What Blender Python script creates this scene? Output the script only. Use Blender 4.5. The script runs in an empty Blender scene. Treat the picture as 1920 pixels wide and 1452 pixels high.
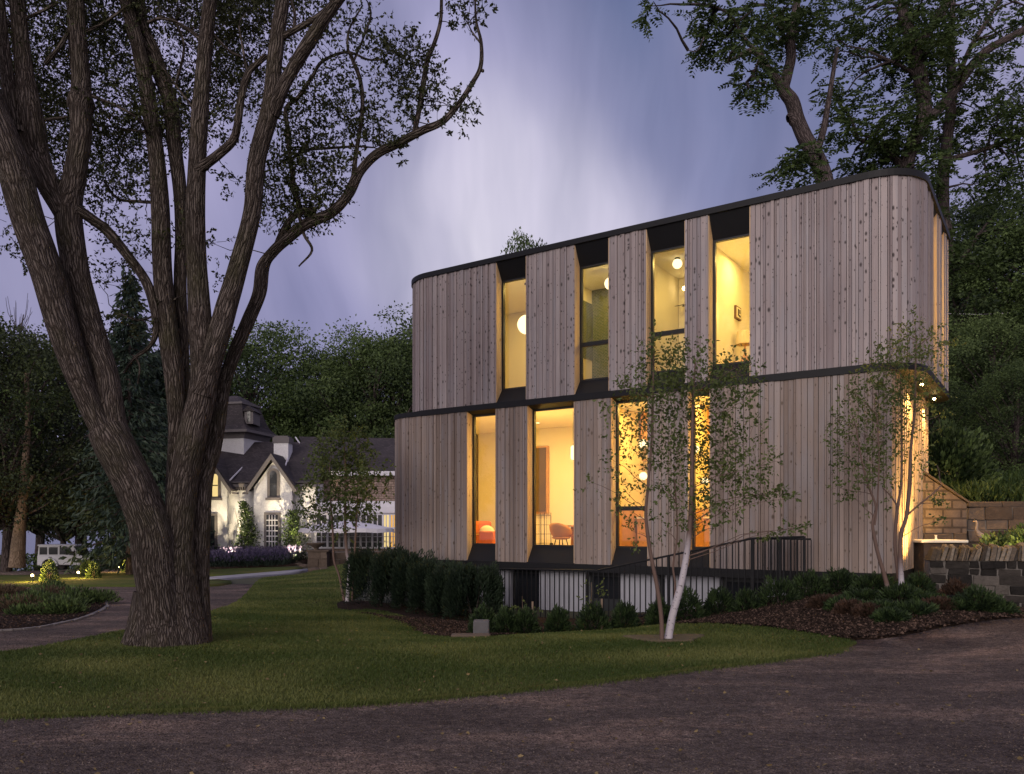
import bpy, math, random
import numpy as np
from mathutils import Vector, noise as mn
from mathutils.geometry import delaunay_2d_cdt
random.seed(7); RNG = np.random.default_rng(7)
SC = bpy.context.scene; COL = SC.collection
F = 1510.0; HY = 984.0; CX = 960.0; CZ = 1.6
def at(px, py, D): return np.array([(px-CX)*D/F, D, CZ+(HY-py)*D/F])
def ax(px, D): return (px-CX)*D/F
def az(py, D): return CZ+(HY-py)*D/F

# ------------------------------------------------------------------ objects
def tag(o, label=None, cat=None, group=None, kind=None):
    if label: o['label'] = label
    if cat: o['category'] = cat
    if group: o['group'] = group
    if kind: o['kind'] = kind
    return o
def empty(name, loc=(0,0,0), rz=0, label=None, cat=None, group=None):
    o = bpy.data.objects.new(name, None); COL.objects.link(o)
    o.location = [float(c) for c in loc]; o.rotation_euler = (0,0,rz); o.empty_display_size = .1
    return tag(o, label, cat, group)
def wloc(p):
    v = np.zeros(3)
    while p is not None:
        v += np.array(p.location); p = p.parent
    return v
def link(name, me, parent=None):
    o = bpy.data.objects.new(name, me); COL.objects.link(o)
    if parent is not None: o.parent = parent
    return o
def np_mesh(name, V, faces_n, idx, mats, tint=None, uv=None, smooth=False, matidx=None):
    """V (N,3); idx flat loop indices; faces_n = verts per face (int or array)"""
    me = bpy.data.meshes.new(name); V = np.asarray(V, dtype=np.float32); idx = np.asarray(idx, dtype=np.int32).ravel()
    me.vertices.add(len(V)); me.vertices.foreach_set('co', V.ravel())
    if np.isscalar(faces_n): tot = np.full(len(idx)//faces_n, faces_n, dtype=np.int32)
    else: tot = np.asarray(faces_n, dtype=np.int32)
    st = np.concatenate([[0], np.cumsum(tot)[:-1]]).astype(np.int32)
    me.loops.add(len(idx)); me.loops.foreach_set('vertex_index', idx)
    me.polygons.add(len(tot)); me.polygons.foreach_set('loop_start', st); me.polygons.foreach_set('loop_total', tot)
    me.polygons.foreach_set('use_smooth', np.full(len(tot), smooth))
    for m in (mats if isinstance(mats, (list, tuple)) else [mats]): me.materials.append(m)
    if matidx is not None: me.polygons.foreach_set('material_index', np.asarray(matidx, dtype=np.int32))
    if tint is not None:
        a = me.attributes.new('tint', 'FLOAT', 'FACE'); a.data.foreach_set('value', np.asarray(tint, dtype=np.float32))
    if uv is not None:
        a = me.attributes.new('buv', 'FLOAT_VECTOR', 'POINT'); a.data.foreach_set('vector', np.asarray(uv, dtype=np.float32).ravel())
    me.update(calc_edges=True); me.validate()
    return me
class MB:
    def __init__(s): s.v=[]; s.f=[]; s.t=[]; s.uv=[]
    def add(s, vs, fs, t=0.5, uvs=None):
        n=len(s.v); s.v += [tuple(float(c) for c in v) for v in vs]; s.f += [tuple(i+n for i in f) for f in fs]; s.t += [t]*len(fs)
        s.uv += (list(uvs) if uvs is not None else [(0,0,0)]*len(vs)); return s
    def hexa(s, p, t=0.5, uvs=None):
        return s.add(p, [(0,3,2,1),(4,5,6,7),(0,1,5,4),(1,2,6,5),(2,3,7,6),(3,0,4,7)], t, uvs)
    def box(s, a, b, t=0.5, jit=0):
        (x0,y0,z0),(x1,y1,z1) = a,b
        p=[(x0,y0,z0),(x1,y0,z0),(x1,y1,z0),(x0,y1,z0),(x0,y0,z1),(x1,y0,z1),(x1,y1,z1),(x0,y1,z1)]
        if jit: p=[tuple(c+random.uniform(-jit,jit) for c in q) for q in p]
        return s.hexa(p, t)
    def prism(s, pts, d, t=0.5):
        """pts: list of 3D points (planar polygon), d: extrude vector"""
        n=len(pts); P=[np.array(p,float) for p in pts]; d=np.array(d,float)
        vs=P+[p+d for p in P]
        fs=[tuple(range(n-1,-1,-1)), tuple(range(n,2*n))]+[(i,(i+1)%n,n+(i+1)%n,n+i) for i in range(n)]
        return s.add(vs, fs, t)
    def tube(s, pts, rad, seg=8, t=0.5, cap=True):
        pts=[Vector(p) for p in pts]; n=len(pts)
        if np.isscalar(rad): rad=[rad]*n
        vs=[]; up=None; ln=0; uvs=[]
        for i,p in enumerate(pts):
            d=(pts[min(i+1,n-1)]-pts[max(i-1,0)])
            if d.length<1e-9: d=Vector((0,0,1))
            d.normalize()
            if up is None: up=Vector((0,1,0)) if abs(d.y)<.9 else Vector((1,0,0))
            x=d.cross(up).normalized(); y=x.cross(d).normalized(); up=y
            if i: ln+=(p-pts[i-1]).length
            for k in range(seg):
                a=2*math.pi*k/seg; q=p+x*(math.cos(a)*rad[i])+y*(math.sin(a)*rad[i]); vs.append(tuple(q)); uvs.append((a*rad[i]*0+a/6.2832, ln, rad[i]))
        fs=[(i*seg+k, i*seg+(k+1)%seg, (i+1)*seg+(k+1)%seg, (i+1)*seg+k) for i in range(n-1) for k in range(seg)]
        if cap: fs += [tuple(range(seg-1,-1,-1)), tuple((n-1)*seg+k for k in range(seg))]
        return s.add(vs, fs, t, uvs)
    def ball(s, c, r, seg=16, rings=10, sc=(1,1,1), t=.5):
        vs=[]; 
        for i in range(rings+1):
            th=math.pi*i/rings
            for k in range(seg):
                a=2*math.pi*k/seg
                vs.append((c[0]+r*sc[0]*math.sin(th)*math.cos(a), c[1]+r*sc[1]*math.sin(th)*math.sin(a), c[2]+r*sc[2]*math.cos(th)))
        fs=[(i*seg+k,(i+1)*seg+k,(i+1)*seg+(k+1)%seg,i*seg+(k+1)%seg) for i in range(rings) for k in range(seg)]
        return s.add(vs,fs,t)
    def lathe(s, c, prof, seg=20, t=.5):
        vs=[(c[0]+r*math.cos(2*math.pi*k/seg), c[1]+r*math.sin(2*math.pi*k/seg), c[2]+z) for r,z in prof for k in range(seg)]
        n=len(prof)
        fs=[(i*seg+k,i*seg+(k+1)%seg,(i+1)*seg+(k+1)%seg,(i+1)*seg+k) for i in range(n-1) for k in range(seg)]
        fs+=[tuple(range(seg-1,-1,-1)), tuple((n-1)*seg+k for k in range(seg))]
        return s.add(vs,fs,t)
    def build(s, name, mat, parent=None, smooth=False, bevel=0, label=None):
        off=wloc(parent) if parent is not None else np.zeros(3)
        V=np.array(s.v)-off
        idx=[i for f in s.f for i in f]; tot=[len(f) for f in s.f]
        me=np_mesh(name, V, tot, idx, mat, tint=s.t, uv=np.array(s.uv), smooth=smooth)
        o=link(name, me, parent)
        if bevel:
            m=o.modifiers.new('b','BEVEL'); m.width=bevel; m.segments=2; m.limit_method='ANGLE'; m.angle_limit=.6
        if label: o['label']=label
        return o

# ------------------------------------------------------------------ materials
def new_mat(name):
    m=bpy.data.materials.new(name); m.use_nodes=True; nt=m.node_tree; nt.nodes.clear()
    return m, nt
def N(nt, t, **k):
    n=nt.nodes.new(t)
    for a,b in k.items():
        if a.startswith('i_'):
            key=a[2:]; key=int(key) if key.isdigit() else key.replace('_',' ')
            n.inputs[key].default_value=b
        else: setattr(n,a,b)
    return n
def L(nt,a,b): nt.links.new(a,b)
def ramp(nt, fac, stops, interp='LINEAR'):
    r=N(nt,'ShaderNodeValToRGB'); r.color_ramp.interpolation=interp
    e=r.color_ramp.elements
    while len(e)<len(stops): e.new(.5)
    for q,(p,c) in zip(e,stops):
        q.position=p; q.color=(c[0],c[1],c[2],1) if hasattr(c,'__len__') else (c,c,c,1)
    if fac is not None: L(nt,fac,r.inputs[0])
    return r.outputs[0]
def mix(nt, fac, a, b, mode='MIX'):
    m=N(nt,'ShaderNodeMix',data_type='RGBA',blend_type=mode)
    for v,i in ((fac,0),(a,6),(b,7)):
        if hasattr(v,'links') or hasattr(v,'is_output'): L(nt,v,m.inputs[i])
        elif i==0: m.inputs[0].default_value=v
        else: m.inputs[i].default_value=(v[0],v[1],v[2],1)
    return m.outputs[2]
def noise(nt, vec, scale, detail=4, rough=.55, dim=None):
    n=N(nt,'ShaderNodeTexNoise'); n.inputs['Scale'].default_value=scale; n.inputs['Detail'].default_value=detail; n.inputs['Roughness'].default_value=rough
    if vec is not None: L(nt,vec,n.inputs['Vector'])
    return n.outputs['Fac']
def mapping(nt, vec, scale=(1,1,1), loc=(0,0,0), rot=(0,0,0)):
    m=N(nt,'ShaderNodeMapping'); m.inputs['Scale'].default_value=scale; m.inputs['Location'].default_value=loc; m.inputs['Rotation'].default_value=rot
    L(nt,vec,m.inputs[0]); return m.outputs[0]
def math_(nt, op, a, b=None, c=None):
    m=N(nt,'ShaderNodeMath',operation=op)
    for i,v in enumerate((a,b,c)):
        if v is None: continue
        if hasattr(v,'is_output'): L(nt,v,m.inputs[i])
        else: m.inputs[i].default_value=v
    return m.outputs[0]
def attr(nt, name='tint'):
    a=N(nt,'ShaderNodeAttribute',attribute_name=name); return a
def objco(nt): return N(nt,'ShaderNodeTexCoord').outputs['Object']
def geoco(nt): return N(nt,'ShaderNodeNewGeometry').outputs['Position']
def finish(nt, color, rough=.8, bump=None, bstr=.3, bdist=.02, metal=0, spec=.4, emit=None, estr=0):
    p=N(nt,'ShaderNodeBsdfPrincipled'); o=N(nt,'ShaderNodeOutputMaterial')
    if hasattr(color,'is_output'): L(nt,color,p.inputs['Base Color'])
    else: p.inputs['Base Color'].default_value=(*color,1)
    if hasattr(rough,'is_output'): L(nt,rough,p.inputs['Roughness'])
    else: p.inputs['Roughness'].default_value=rough
    p.inputs['Metallic'].default_value=metal; p.inputs['Specular IOR Level'].default_value=spec
    if emit is not None: p.inputs['Emission Color'].default_value=(*emit,1); p.inputs['Emission Strength'].default_value=estr
    if bump is not None:
        b=N(nt,'ShaderNodeBump'); b.inputs['Strength'].default_value=bstr; b.inputs['Distance'].default_value=bdist
        L(nt,bump,b.inputs['Height']); L(nt,b.outputs[0],p.inputs['Normal'])
    L(nt,p.outputs[0],o.inputs[0]); return p
def simple(name, c, rough=.7, var=.15, scale=6, bstr=.15, metal=0, spec=.4):
    m,nt=new_mat(name); f=noise(nt,geoco(nt),scale,5)
    col=mix(nt, f, tuple(x*(1-var) for x in c), tuple(min(1,x*(1+var)) for x in c))
    finish(nt,col,rough,bump=noise(nt,geoco(nt),scale*6,3),bstr=bstr,bdist=.01,metal=metal,spec=spec); return m
def leafmat(name, c0, c1, trans=.3):
    m,nt=new_mat(name); t=attr(nt); col=mix(nt,t.outputs['Fac'],c0,c1)
    d=N(nt,'ShaderNodeBsdfPrincipled'); d.inputs['Roughness'].default_value=.55; d.inputs['Specular IOR Level'].default_value=.25
    L(nt,col,d.inputs['Base Color']); tr=N(nt,'ShaderNodeBsdfTranslucent'); L(nt,col,tr.inputs[0])
    mx=N(nt,'ShaderNodeMixShader'); mx.inputs[0].default_value=trans; L(nt,d.outputs[0],mx.inputs[1]); L(nt,tr.outputs[0],mx.inputs[2])
    o=N(nt,'ShaderNodeOutputMaterial'); L(nt,mx.outputs[0],o.inputs[0]); return m
def tinted(name, stops, rough=.85, scale=12, bstr=.5, bdist=.02, spec=.3, nv=.35):
    """colour from face tint through stops, broken up by noise"""
    m,nt=new_mat(name); base=ramp(nt,attr(nt).outputs['Fac'],stops)
    f=noise(nt,geoco(nt),scale,6,.65); dk=ramp(nt,f,[(.25,(1-nv,)*3),(.75,(1+nv*.4,)*3)])
    col=mix(nt,1.0,base,dk,'MULTIPLY'); finish(nt,col,rough,bump=noise(nt,geoco(nt),scale*2.5,6,.7),bstr=bstr,bdist=bdist,spec=spec); return m

M={}
# cladding: vertical cedar boards; buv = (across, height, board random)
def clad(name, dark, light, knot, ks=.19):
    m,nt=new_mat(name); a=attr(nt,'buv').outputs['Vector']; sep=N(nt,'ShaderNodeSeparateXYZ'); L(nt,a,sep.inputs[0])
    rnd=sep.outputs[2]
    base=mix(nt,rnd,dark,light)
    offs=N(nt,'ShaderNodeCombineXYZ'); L(nt,math_(nt,'MULTIPLY',rnd,37.0),offs.inputs[2]); L(nt,sep.outputs[0],offs.inputs[0]); L(nt,sep.outputs[1],offs.inputs[1])
    v=offs.outputs[0]
    g=noise(nt,mapping(nt,v,(60,2.2,1)),1.0,5,.6); base=mix(nt,1,base,ramp(nt,g,[(.2,(.86,)*3),(.8,(1.1,)*3)]),'MULTIPLY')
    w=noise(nt,mapping(nt,v,(3,.55,.6)),1.0,4,.6); base=mix(nt,ramp(nt,w,[(.45,0),(.75,.6)]),base,(.27,.275,.31))
    w2=noise(nt,mapping(nt,v,(1.2,.5,.02),(5,9,0)),1.0,3,.6); base=mix(nt,1,base,ramp(nt,w2,[(.3,(.86,.84,.84)),(.7,(1.06,)*3)]),'MULTIPLY')
    vv=mapping(nt,v,(1/.085,1/ks,1.7)); vo=N(nt,'ShaderNodeTexVoronoi'); L(nt,vv,vo.inputs['Vector']); vo.inputs['Scale'].default_value=1
    # squashed cells: measure the knot in metres
    sub=N(nt,'ShaderNodeVectorMath',operation='SUBTRACT'); L(nt,vv,sub.inputs[0]); L(nt,vo.outputs['Position'],sub.inputs[1])
    ms=N(nt,'ShaderNodeVectorMath',operation='MULTIPLY'); L(nt,sub.outputs[0],ms.inputs[0]); ms.inputs[1].default_value=(.085,ks*.62,.004)
    ln=N(nt,'ShaderNodeVectorMath',operation='LENGTH'); L(nt,ms.outputs[0],ln.inputs[0])
    pick=N(nt,'ShaderNodeSeparateColor'); L(nt,vo.outputs['Color'],pick.inputs[0])
    size=math_(nt,'MULTIPLY',math_(nt,'MULTIPLY',math_(nt,'POWER',pick.outputs[0],2.4),math_(nt,'ADD',math_(nt,'FRACT',math_(nt,'MULTIPLY',rnd,53.7)),.35)),.032)
    d=math_(nt,'DIVIDE',ln.outputs[1],math_(nt,'MAXIMUM',size,.002))
    kf=ramp(nt,d,[(.0,1),(.45,.85),(1.0,0)])
    base=mix(nt,kf,base,knot)
    finish(nt,base,.75,bump=math_(nt,'ADD',g,math_(nt,'MULTIPLY',kf,.6)),bstr=.35,bdist=.006,spec=.3); return m
M['clad_up']=clad('cedar_grey',(.25,.203,.205),(.415,.358,.355),(.045,.035,.035),.17)
M['clad_lo']=clad('cedar_brown',(.215,.165,.14),(.36,.287,.25),(.10,.07,.05),.24)
M['reveal']=clad('cedar_reveal',(.52,.36,.22),(.66,.48,.30),(.2,.12,.07),.3)
M['black']=simple('black_metal',(.009,.009,.011),.55,.2,5,.05,metal=0,spec=.25)
M['frame']=simple('window_frame_black',(.012,.012,.013),.4,.2,5,.03)
M['basew']=simple('basement_board',(.42,.42,.48),.7,.12,4,.2)
M['based']=simple('basement_dark',(.03,.032,.037),.5,.3,4,.1)
M['conc']=simple('concrete',(.33,.31,.29),.9,.25,5,.4)
M['plaster']=simple('warm_plaster',(.78,.72,.6),.9,.04,2,.03)
M['ceil']=simple('ceiling_plaster',(.8,.76,.66),.9,.03,2,.03)
M['woodin']=simple('interior_oak',(.50,.27,.11),.5,.25,9,.1)
M['tile']=None
def tilemat():
    m,nt=new_mat('green_tile'); b=N(nt,'ShaderNodeTexBrick'); L(nt,mapping(nt,geoco(nt),(1,1,1),rot=(math.radians(90),0,0)),b.inputs[0])
    b.inputs['Scale'].default_value=7; b.inputs['Color1'].default_value=(.06,.09,.05,1); b.inputs['Color2'].default_value=(.09,.11,.06,1); b.inputs['Mortar'].default_value=(.22,.22,.14,1); b.inputs['Mortar Size'].default_value=.03; b.inputs['Brick Width'].default_value=.5
    finish(nt,b.outputs[0],.3); return m
M['tile']=tilemat()
def glass(name, tint=(1,1,1), refl=1.0):
    m,nt=new_mat(name); fr=N(nt,'ShaderNodeFresnel'); fr.inputs[0].default_value=1.5
    t=N(nt,'ShaderNodeBsdfTransparent'); t.inputs[0].default_value=(*tint,1); g=N(nt,'ShaderNodeBsdfGlossy'); g.inputs['Roughness'].default_value=.015
    mx=N(nt,'ShaderNodeMixShader'); L(nt,math_(nt,'MULTIPLY',fr.outputs[0],refl),mx.inputs[0]); L(nt,t.outputs[0],mx.inputs[1]); L(nt,g.outputs[0],mx.inputs[2])
    o=N(nt,'ShaderNodeOutputMaterial'); L(nt,mx.outputs[0],o.inputs[0]); return m
M['glass']=glass('window_glass',(.97,.98,.97),2.2)
M['carglass']=simple('dark_glass',(.02,.022,.028),.08,.1,3,0,spec=.6)
def emis(name,c,s):
    m,nt=new_mat(name); e=N(nt,'ShaderNodeEmission'); e.inputs[0].default_value=(*c,1); e.inputs[1].default_value=s
    o=N(nt,'ShaderNodeOutputMaterial'); L(nt,e.outputs[0],o.inputs[0]); return m
M['globe']=emis('lit_globe',(1,.80,.42),2.2)
M['bulb']=emis('lit_bulb',(1,.72,.30),30)
M['litwin']=emis('lit_window',(1,.52,.12),.85)
M['litwin2']=emis('lit_window_yellow',(1,.74,.30),.9)
def bark(name, dark, light, rs=26, ls=3.2, bstr=1.0, bdist=.03, moss=0):
    m,nt=new_mat(name); a=attr(nt,'buv').outputs['Vector']; sep=N(nt,'ShaderNodeSeparateXYZ'); L(nt,a,sep.inputs[0])
    ang=math_(nt,'MULTIPLY',sep.outputs[0],6.28318)
    cs=N(nt,'ShaderNodeCombineXYZ')
    rr=math_(nt,'MULTIPLY',sep.outputs[2],1.0)
    L(nt,math_(nt,'MULTIPLY',math_(nt,'COSINE',ang),rr),cs.inputs[0]); L(nt,math_(nt,'MULTIPLY',math_(nt,'SINE',ang),rr),cs.inputs[1]); L(nt,sep.outputs[1],cs.inputs[2])
    wob=N(nt,'ShaderNodeTexNoise'); wob.inputs['Scale'].default_value=4; wob.inputs['Detail'].default_value=3; L(nt,cs.outputs[0],wob.inputs['Vector'])
    wv=N(nt,'ShaderNodeVectorMath',operation='MULTIPLY_ADD'); L(nt,wob.outputs['Color'],wv.inputs[0]); wv.inputs[1].default_value=(.07,.07,.1); L(nt,cs.outputs[0],wv.inputs[2])
    v=mapping(nt,wv.outputs[0],(rs,rs,ls))
    vo=N(nt,'ShaderNodeTexVoronoi',feature='DISTANCE_TO_EDGE'); vo.inputs['Scale'].default_value=1; L(nt,v,vo.inputs['Vector'])
    n2=noise(nt,mapping(nt,wv.outputs[0],(rs*2.2,rs*2.2,ls*2.5)),1,6,.65)
    h=math_(nt,'ADD',ramp(nt,vo.outputs['Distance'],[(0,0),(.28,1)]),math_(nt,'MULTIPLY',n2,.7))
    col=ramp(nt,h,[(.15,tuple(x*.45 for x in dark)),(.6,dark),(1.0,light)])
    n3=noise(nt,mapping(nt,cs.outputs[0],(1.5,1.5,.8)),1,3); col=mix(nt,1,col,ramp(nt,n3,[(.3,(.8,.78,.76)),(.7,(1.12,1.08,1.08))]),'MULTIPLY')
    if moss: col=mix(nt,ramp(nt,noise(nt,cs.outputs[0],1.3,4),[(.5,0),(.7,moss)]),col,(.07,.07,.03))
    finish(nt,col,.95,bump=h,bstr=bstr,bdist=bdist,spec=.1); return m
M['bark']=bark('furrowed_bark',(.078,.063,.055),(.165,.14,.127),38,3.1,1.0,.05,.45)
M['bark2']=bark('dark_bark',(.055,.045,.045),(.11,.09,.09),20,3,.8,.03)
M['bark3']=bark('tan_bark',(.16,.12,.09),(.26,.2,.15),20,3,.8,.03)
def birchmat():
    m,nt=new_mat('birch_bark'); a=attr(nt,'buv').outputs['Vector']
    s=noise(nt,mapping(nt,a,(5,26,1)),1,4,.6); sp=ramp(nt,s,[(.60,0),(.64,1)])
    s2=noise(nt,mapping(nt,a,(3,120,1)),1,2); c=mix(nt,s2,(.34,.31,.34),(.50,.46,.50)); sep=N(nt,'ShaderNodeSeparateXYZ'); L(nt,a,sep.inputs[0])
    thin=ramp(nt,sep.outputs[2],[(.036,1),(.043,0)])
    c=mix(nt,sp,c,(.05,.04,.04)); c=mix(nt,thin,c,(.12,.075,.06)); finish(nt,c,.7,bump=s,bstr=.3,bdist=.005); return m
M['birch']=birchmat()
M['leaf_main']=leafmat('leaf_dark_green',(.02,.025,.009),(.06,.068,.022),.22)
M['leaf_walnut']=leafmat('leaf_walnut',(.025,.045,.014),(.085,.125,.035),.3)
M['leaf_birch']=leafmat('leaf_birch',(.05,.075,.02),(.13,.16,.05),.3)
M['leaf_wood']=leafmat('leaf_woodland',(.014,.026,.010),(.13,.19,.06),.25)
M['leaf_lt']=leafmat('leaf_pale',(.022,.04,.015),(.17,.235,.08),.25)
M['needle']=leafmat('needle_dark',(.012,.022,.014),(.035,.055,.03),.1)
M['needle_b']=leafmat('needle_blue',(.016,.03,.02),(.045,.068,.048),.1)
M['yew']=leafmat('yew_green',(.010,.020,.009),(.05,.082,.027),.15)
M['hosta']=leafmat('hosta_green',(.05,.09,.025),(.14,.2,.06),.25)
M['russet']=leafmat('russet_leaf',(.035,.022,.016),(.085,.05,.035),.2)
M['laven']=leafmat('lavender_flower',(.07,.06,.10),(.16,.13,.24),.2)
M['grass']=leafmat('grass_blade',(.05,.08,.016),(.18,.192,.06),.3)
M['leaf_shade']=leafmat('leaf_woodland_shade',(.010,.017,.008),(.06,.08,.028),.2)  # darker copy of woodland leaf; shade of the left trees put into colour
# ------------------------------------------------------------------ terrain
def cp(px,py,D): p=at(px,py,D); return (p[0],p[1],p[2])
CP=[(-30,0,0),(30,0,.2),(0,-25,0),(-30,-25,0),(30,-25,0),(-4,5,0),(4,5,0),(0,8,0),(-6,9,.0),(3,9,.02),(-10,11,-.05),(0,11,.0),(8,5,.02),(14,9,.15),
 cp(320,1212,10.7),cp(1245,1209,10.9),cp(1600,1213,10.7),cp(1900,1165,12.6),cp(1740,1118,13.0),cp(1920,1148,12.0),(14,13,.4),
 cp(1520,1128,13.6),cp(1600,1110,14.6),cp(1300,1166,14.8),cp(1060,1178,16.0),cp(930,1185,15.4),cp(850,1200,13.4),cp(1180,1187,13.0),cp(960,1197,12.2),
 cp(800,1172,15),cp(700,1135,19),cp(650,1124,20),cp(640,1060,36),cp(590,1074,36),cp(690,1048,36),cp(600,1090,27),
 cp(560,1072,39),cp(420,1084,34),cp(440,1096,28),cp(465,1120,20.5),cp(420,1150,16),cp(100,1160,15),cp(200,1135,17.5),cp(100,1112,22),
 cp(100,1101,26),cp(-100,1105,26),cp(100,1080,36),cp(0,1073,46),cp(120,1073,53),cp(480,1062,46),cp(480,1046,50),cp(700,1046,47),(-40,60,-2.3),(-20,70,-2),(10,60,1),(30,60,3),
 (-60,40,-1.5),(-25,14,-.1),(6,22,.6),(12,24,1.2),(2,26,.1),(40,30,3),(-5,90,-1),(-60,90,-3.2),(40,90,3)]
CP=np.array(CP); _c2=1.5
def _phi(r2): return np.sqrt(r2+_c2)
_A=_phi(((CP[:,None,:2]-CP[None,:,:2])**2).sum(-1)); _n=len(CP)
_B=np.zeros((_n+1,_n+1)); _B[:_n,:_n]=_A-np.eye(_n)*.35; _B[:_n,_n]=1; _B[_n,:_n]=1
_W=np.linalg.solve(_B,np.concatenate([CP[:,2],[0]]))
def H(X,Y):
    X=np.asarray(X,float); Y=np.asarray(Y,float); sh=X.shape; x=X.ravel(); y=Y.ravel(); out=np.empty(len(x))
    for i in range(0,len(x),20000):
        r2=(x[i:i+20000,None]-CP[:,0])**2+(y[i:i+20000,None]-CP[:,1])**2
        out[i:i+20000]=_phi(r2)@_W[:_n]+_W[_n]
    return out.reshape(sh)
def h1(x,y): return float(H(np.array([x]),np.array([y]))[0])
def hit(px,py):
    """first point of the ground seen along this line of sight"""
    D=np.concatenate([np.arange(3,30,.05),np.arange(30,95,.2)]); X=(px-CX)*D/F; Z=CZ+(HY-py)*D/F
    g=H(X,D)-Z; k=np.argmax(g>0) if (g>0).any() else len(D)-1
    return (X[k],D[k])
def base(px,py):
    x,y=hit(px,py); return np.array([x,y,h1(x,y)])

# ground sheet with finer cells close by
def grid_sheet(name, xs, ys, dz, mat, zf=H):
    X,Y=np.meshgrid(xs,ys); Z=zf(X,Y)+dz; V=np.stack([X,Y,Z],-1).reshape(-1,3); nx=len(xs); ny=len(ys)
    i=np.arange(nx-1)[None,:]+nx*np.arange(ny-1)[:,None]; i=i.ravel()
    idx=np.stack([i,i+1,i+1+nx,i+nx],-1)
    return tag(link(name,np_mesh(name,V,4,idx,mat,smooth=True)),kind='structure')
def inpoly(P,poly):
    x,y=P[:,0],P[:,1]; r=np.zeros(len(P),bool); n=len(poly)
    for i in range(n):
        x1,y1=poly[i]; x2,y2=poly[(i+1)%n]
        c=((y1>y)!=(y2>y))&(x<(x2-x1)*(y-y1)/((y2-y1) if y2!=y1 else 1e-9)+x1); r^=c
    return r
def densify(poly, step):
    out=[]
    for i in range(len(poly)):
        a=np.array(poly[i]); b=np.array(poly[(i+1)%len(poly)]); n=max(1,int(np.linalg.norm(b-a)/step))
        for k in range(n): out.append(a+(b-a)*k/n)
    return np.array(out)
def chaikin(poly, n=2):
    P=np.array(poly,float)
    for _ in range(n):
        Q=np.roll(P,-1,0); P=np.stack([.75*P+.25*Q,.25*P+.75*Q],1).reshape(-1,2)
    return P
def patch(name, poly, dz, mat, cell=.5, skirt=.12, wob=.05, sm=2, kind='structure'):
    P=chaikin(poly,sm); P=densify(P,cell*.6)
    nrm=np.array([mn.noise(Vector((p[0]*1.7,p[1]*1.7,3))) for p in P]); nr2=np.array([mn.noise(Vector((p[0]*1.7,p[1]*1.7,9))) for p in P])
    P=P+np.stack([nrm,nr2],-1)*wob
    mnx,mxx=P.min(0),P.max(0); xs=np.arange(mnx[0],mxx[0],cell); ys=np.arange(mnx[1],mxx[1],cell)
    G=np.stack(np.meshgrid(xs,ys),-1).reshape(-1,2); G=G+RNG.uniform(-.1,.1,G.shape)*cell; G=G[inpoly(G,P)]
    allp=np.concatenate([P,G]); 
    vs,es,fs,*_=delaunay_2d_cdt([Vector(p) for p in allp],[(i,(i+1)%len(P)) for i in range(len(P))],[],2,1e-4)
    V=np.array([(v[0],v[1]) for v in vs]); cen=np.array([V[list(f)].mean(0) for f in fs]); keep=inpoly(cen,P); fs=[f for f,k in zip(fs,keep) if k]
    Z=H(V[:,0],V[:,1])+dz; V3=[(a[0],a[1],z) for a,z in zip(V,Z)]
    n=len(V3); nb=len(P); zb=H(P[:,0],P[:,1])+dz-skirt
    V3+= [(p[0],p[1],z) for p,z in zip(P,zb)]
    # ring of the first nb verts keeps its order in the triangulation
    F2=[tuple(f) for f in fs]+[(i,n+i,n+(i+1)%nb,(i+1)%nb) for i in range(nb)]
    idx=[i for f in F2 for i in f]; me=np_mesh(name,V3,[len(f) for f in F2],idx,mat,smooth=True)
    return tag(link(name,me),kind=kind), P
def gravelmat():
    m,nt=new_mat('gravel'); g=geoco(nt); big=noise(nt,mapping(nt,g,(.5,1.3,1)),1,6,.65); mid=noise(nt,mapping(nt,g,(1,1.4,1)),9,8,.8); fine=noise(nt,mapping(nt,g,(1,1.3,1)),26,6,.8)
    vo=N(nt,'ShaderNodeTexVoronoi'); vo.inputs['Scale'].default_value=55; L(nt,g,vo.inputs['Vector'])
    c=ramp(nt,fine,[(.32,(.10,.077,.068)),(.52,(.24,.19,.17)),(.72,(.46,.375,.335))])
    c=mix(nt,1,c,ramp(nt,big,[(.3,(.62,.62,.64)),(.5,(1.05,)*3),(.62,(1.95,1.78,1.62))]),'MULTIPLY')
    c=mix(nt,1,c,ramp(nt,mid,[(.36,(.42,.41,.42)),(.5,(1.0,)*3),(.66,(1.45,1.42,1.38))]),'MULTIPLY')
    c=mix(nt,ramp(nt,vo.outputs['Distance'],[(.1,.0),(.5,.5)]),c,(.04,.03,.03))
    finish(nt,c,.95,bump=math_(nt,'ADD',fine,vo.outputs['Distance']),bstr=1.0,bdist=.035,spec=.1); return m
def lawnmat():
    m,nt=new_mat('lawn'); g=geoco(nt); big=noise(nt,g,.5,5,.6); mid=noise(nt,mapping(nt,g,(1,1.6,1)),2.4,5,.65); fine=noise(nt,g,90,3,.7)
    c=mix(nt,mid,(.058,.088,.021),(.14,.155,.048)); c=mix(nt,ramp(nt,big,[(.50,0),(.72,.75)]),c,(.22,.165,.07))
    c=mix(nt,1,c,ramp(nt,fine,[(.3,(.55,)*3),(.7,(1.3,)*3)]),'MULTIPLY')
    finish(nt,c,.95,bump=fine,bstr=1,bdist=.03,spec=.1); return m
def mulchmat():
    m,nt=new_mat('mulch'); g=geoco(nt); a=noise(nt,mapping(nt,g,(1,1.6,1)),38,5,.7); b=noise(nt,g,4,4)
    c=ramp(nt,a,[(.3,(.016,.011,.009)),(.55,(.045,.029,.022)),(.75,(.10,.066,.05))]); c=mix(nt,1,c,ramp(nt,b,[(.3,(.7,)*3),(.7,(1.2,)*3)]),'MULTIPLY')
    finish(nt,c,.95,bump=a,bstr=1,bdist=.04,spec=.1); return m
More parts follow.
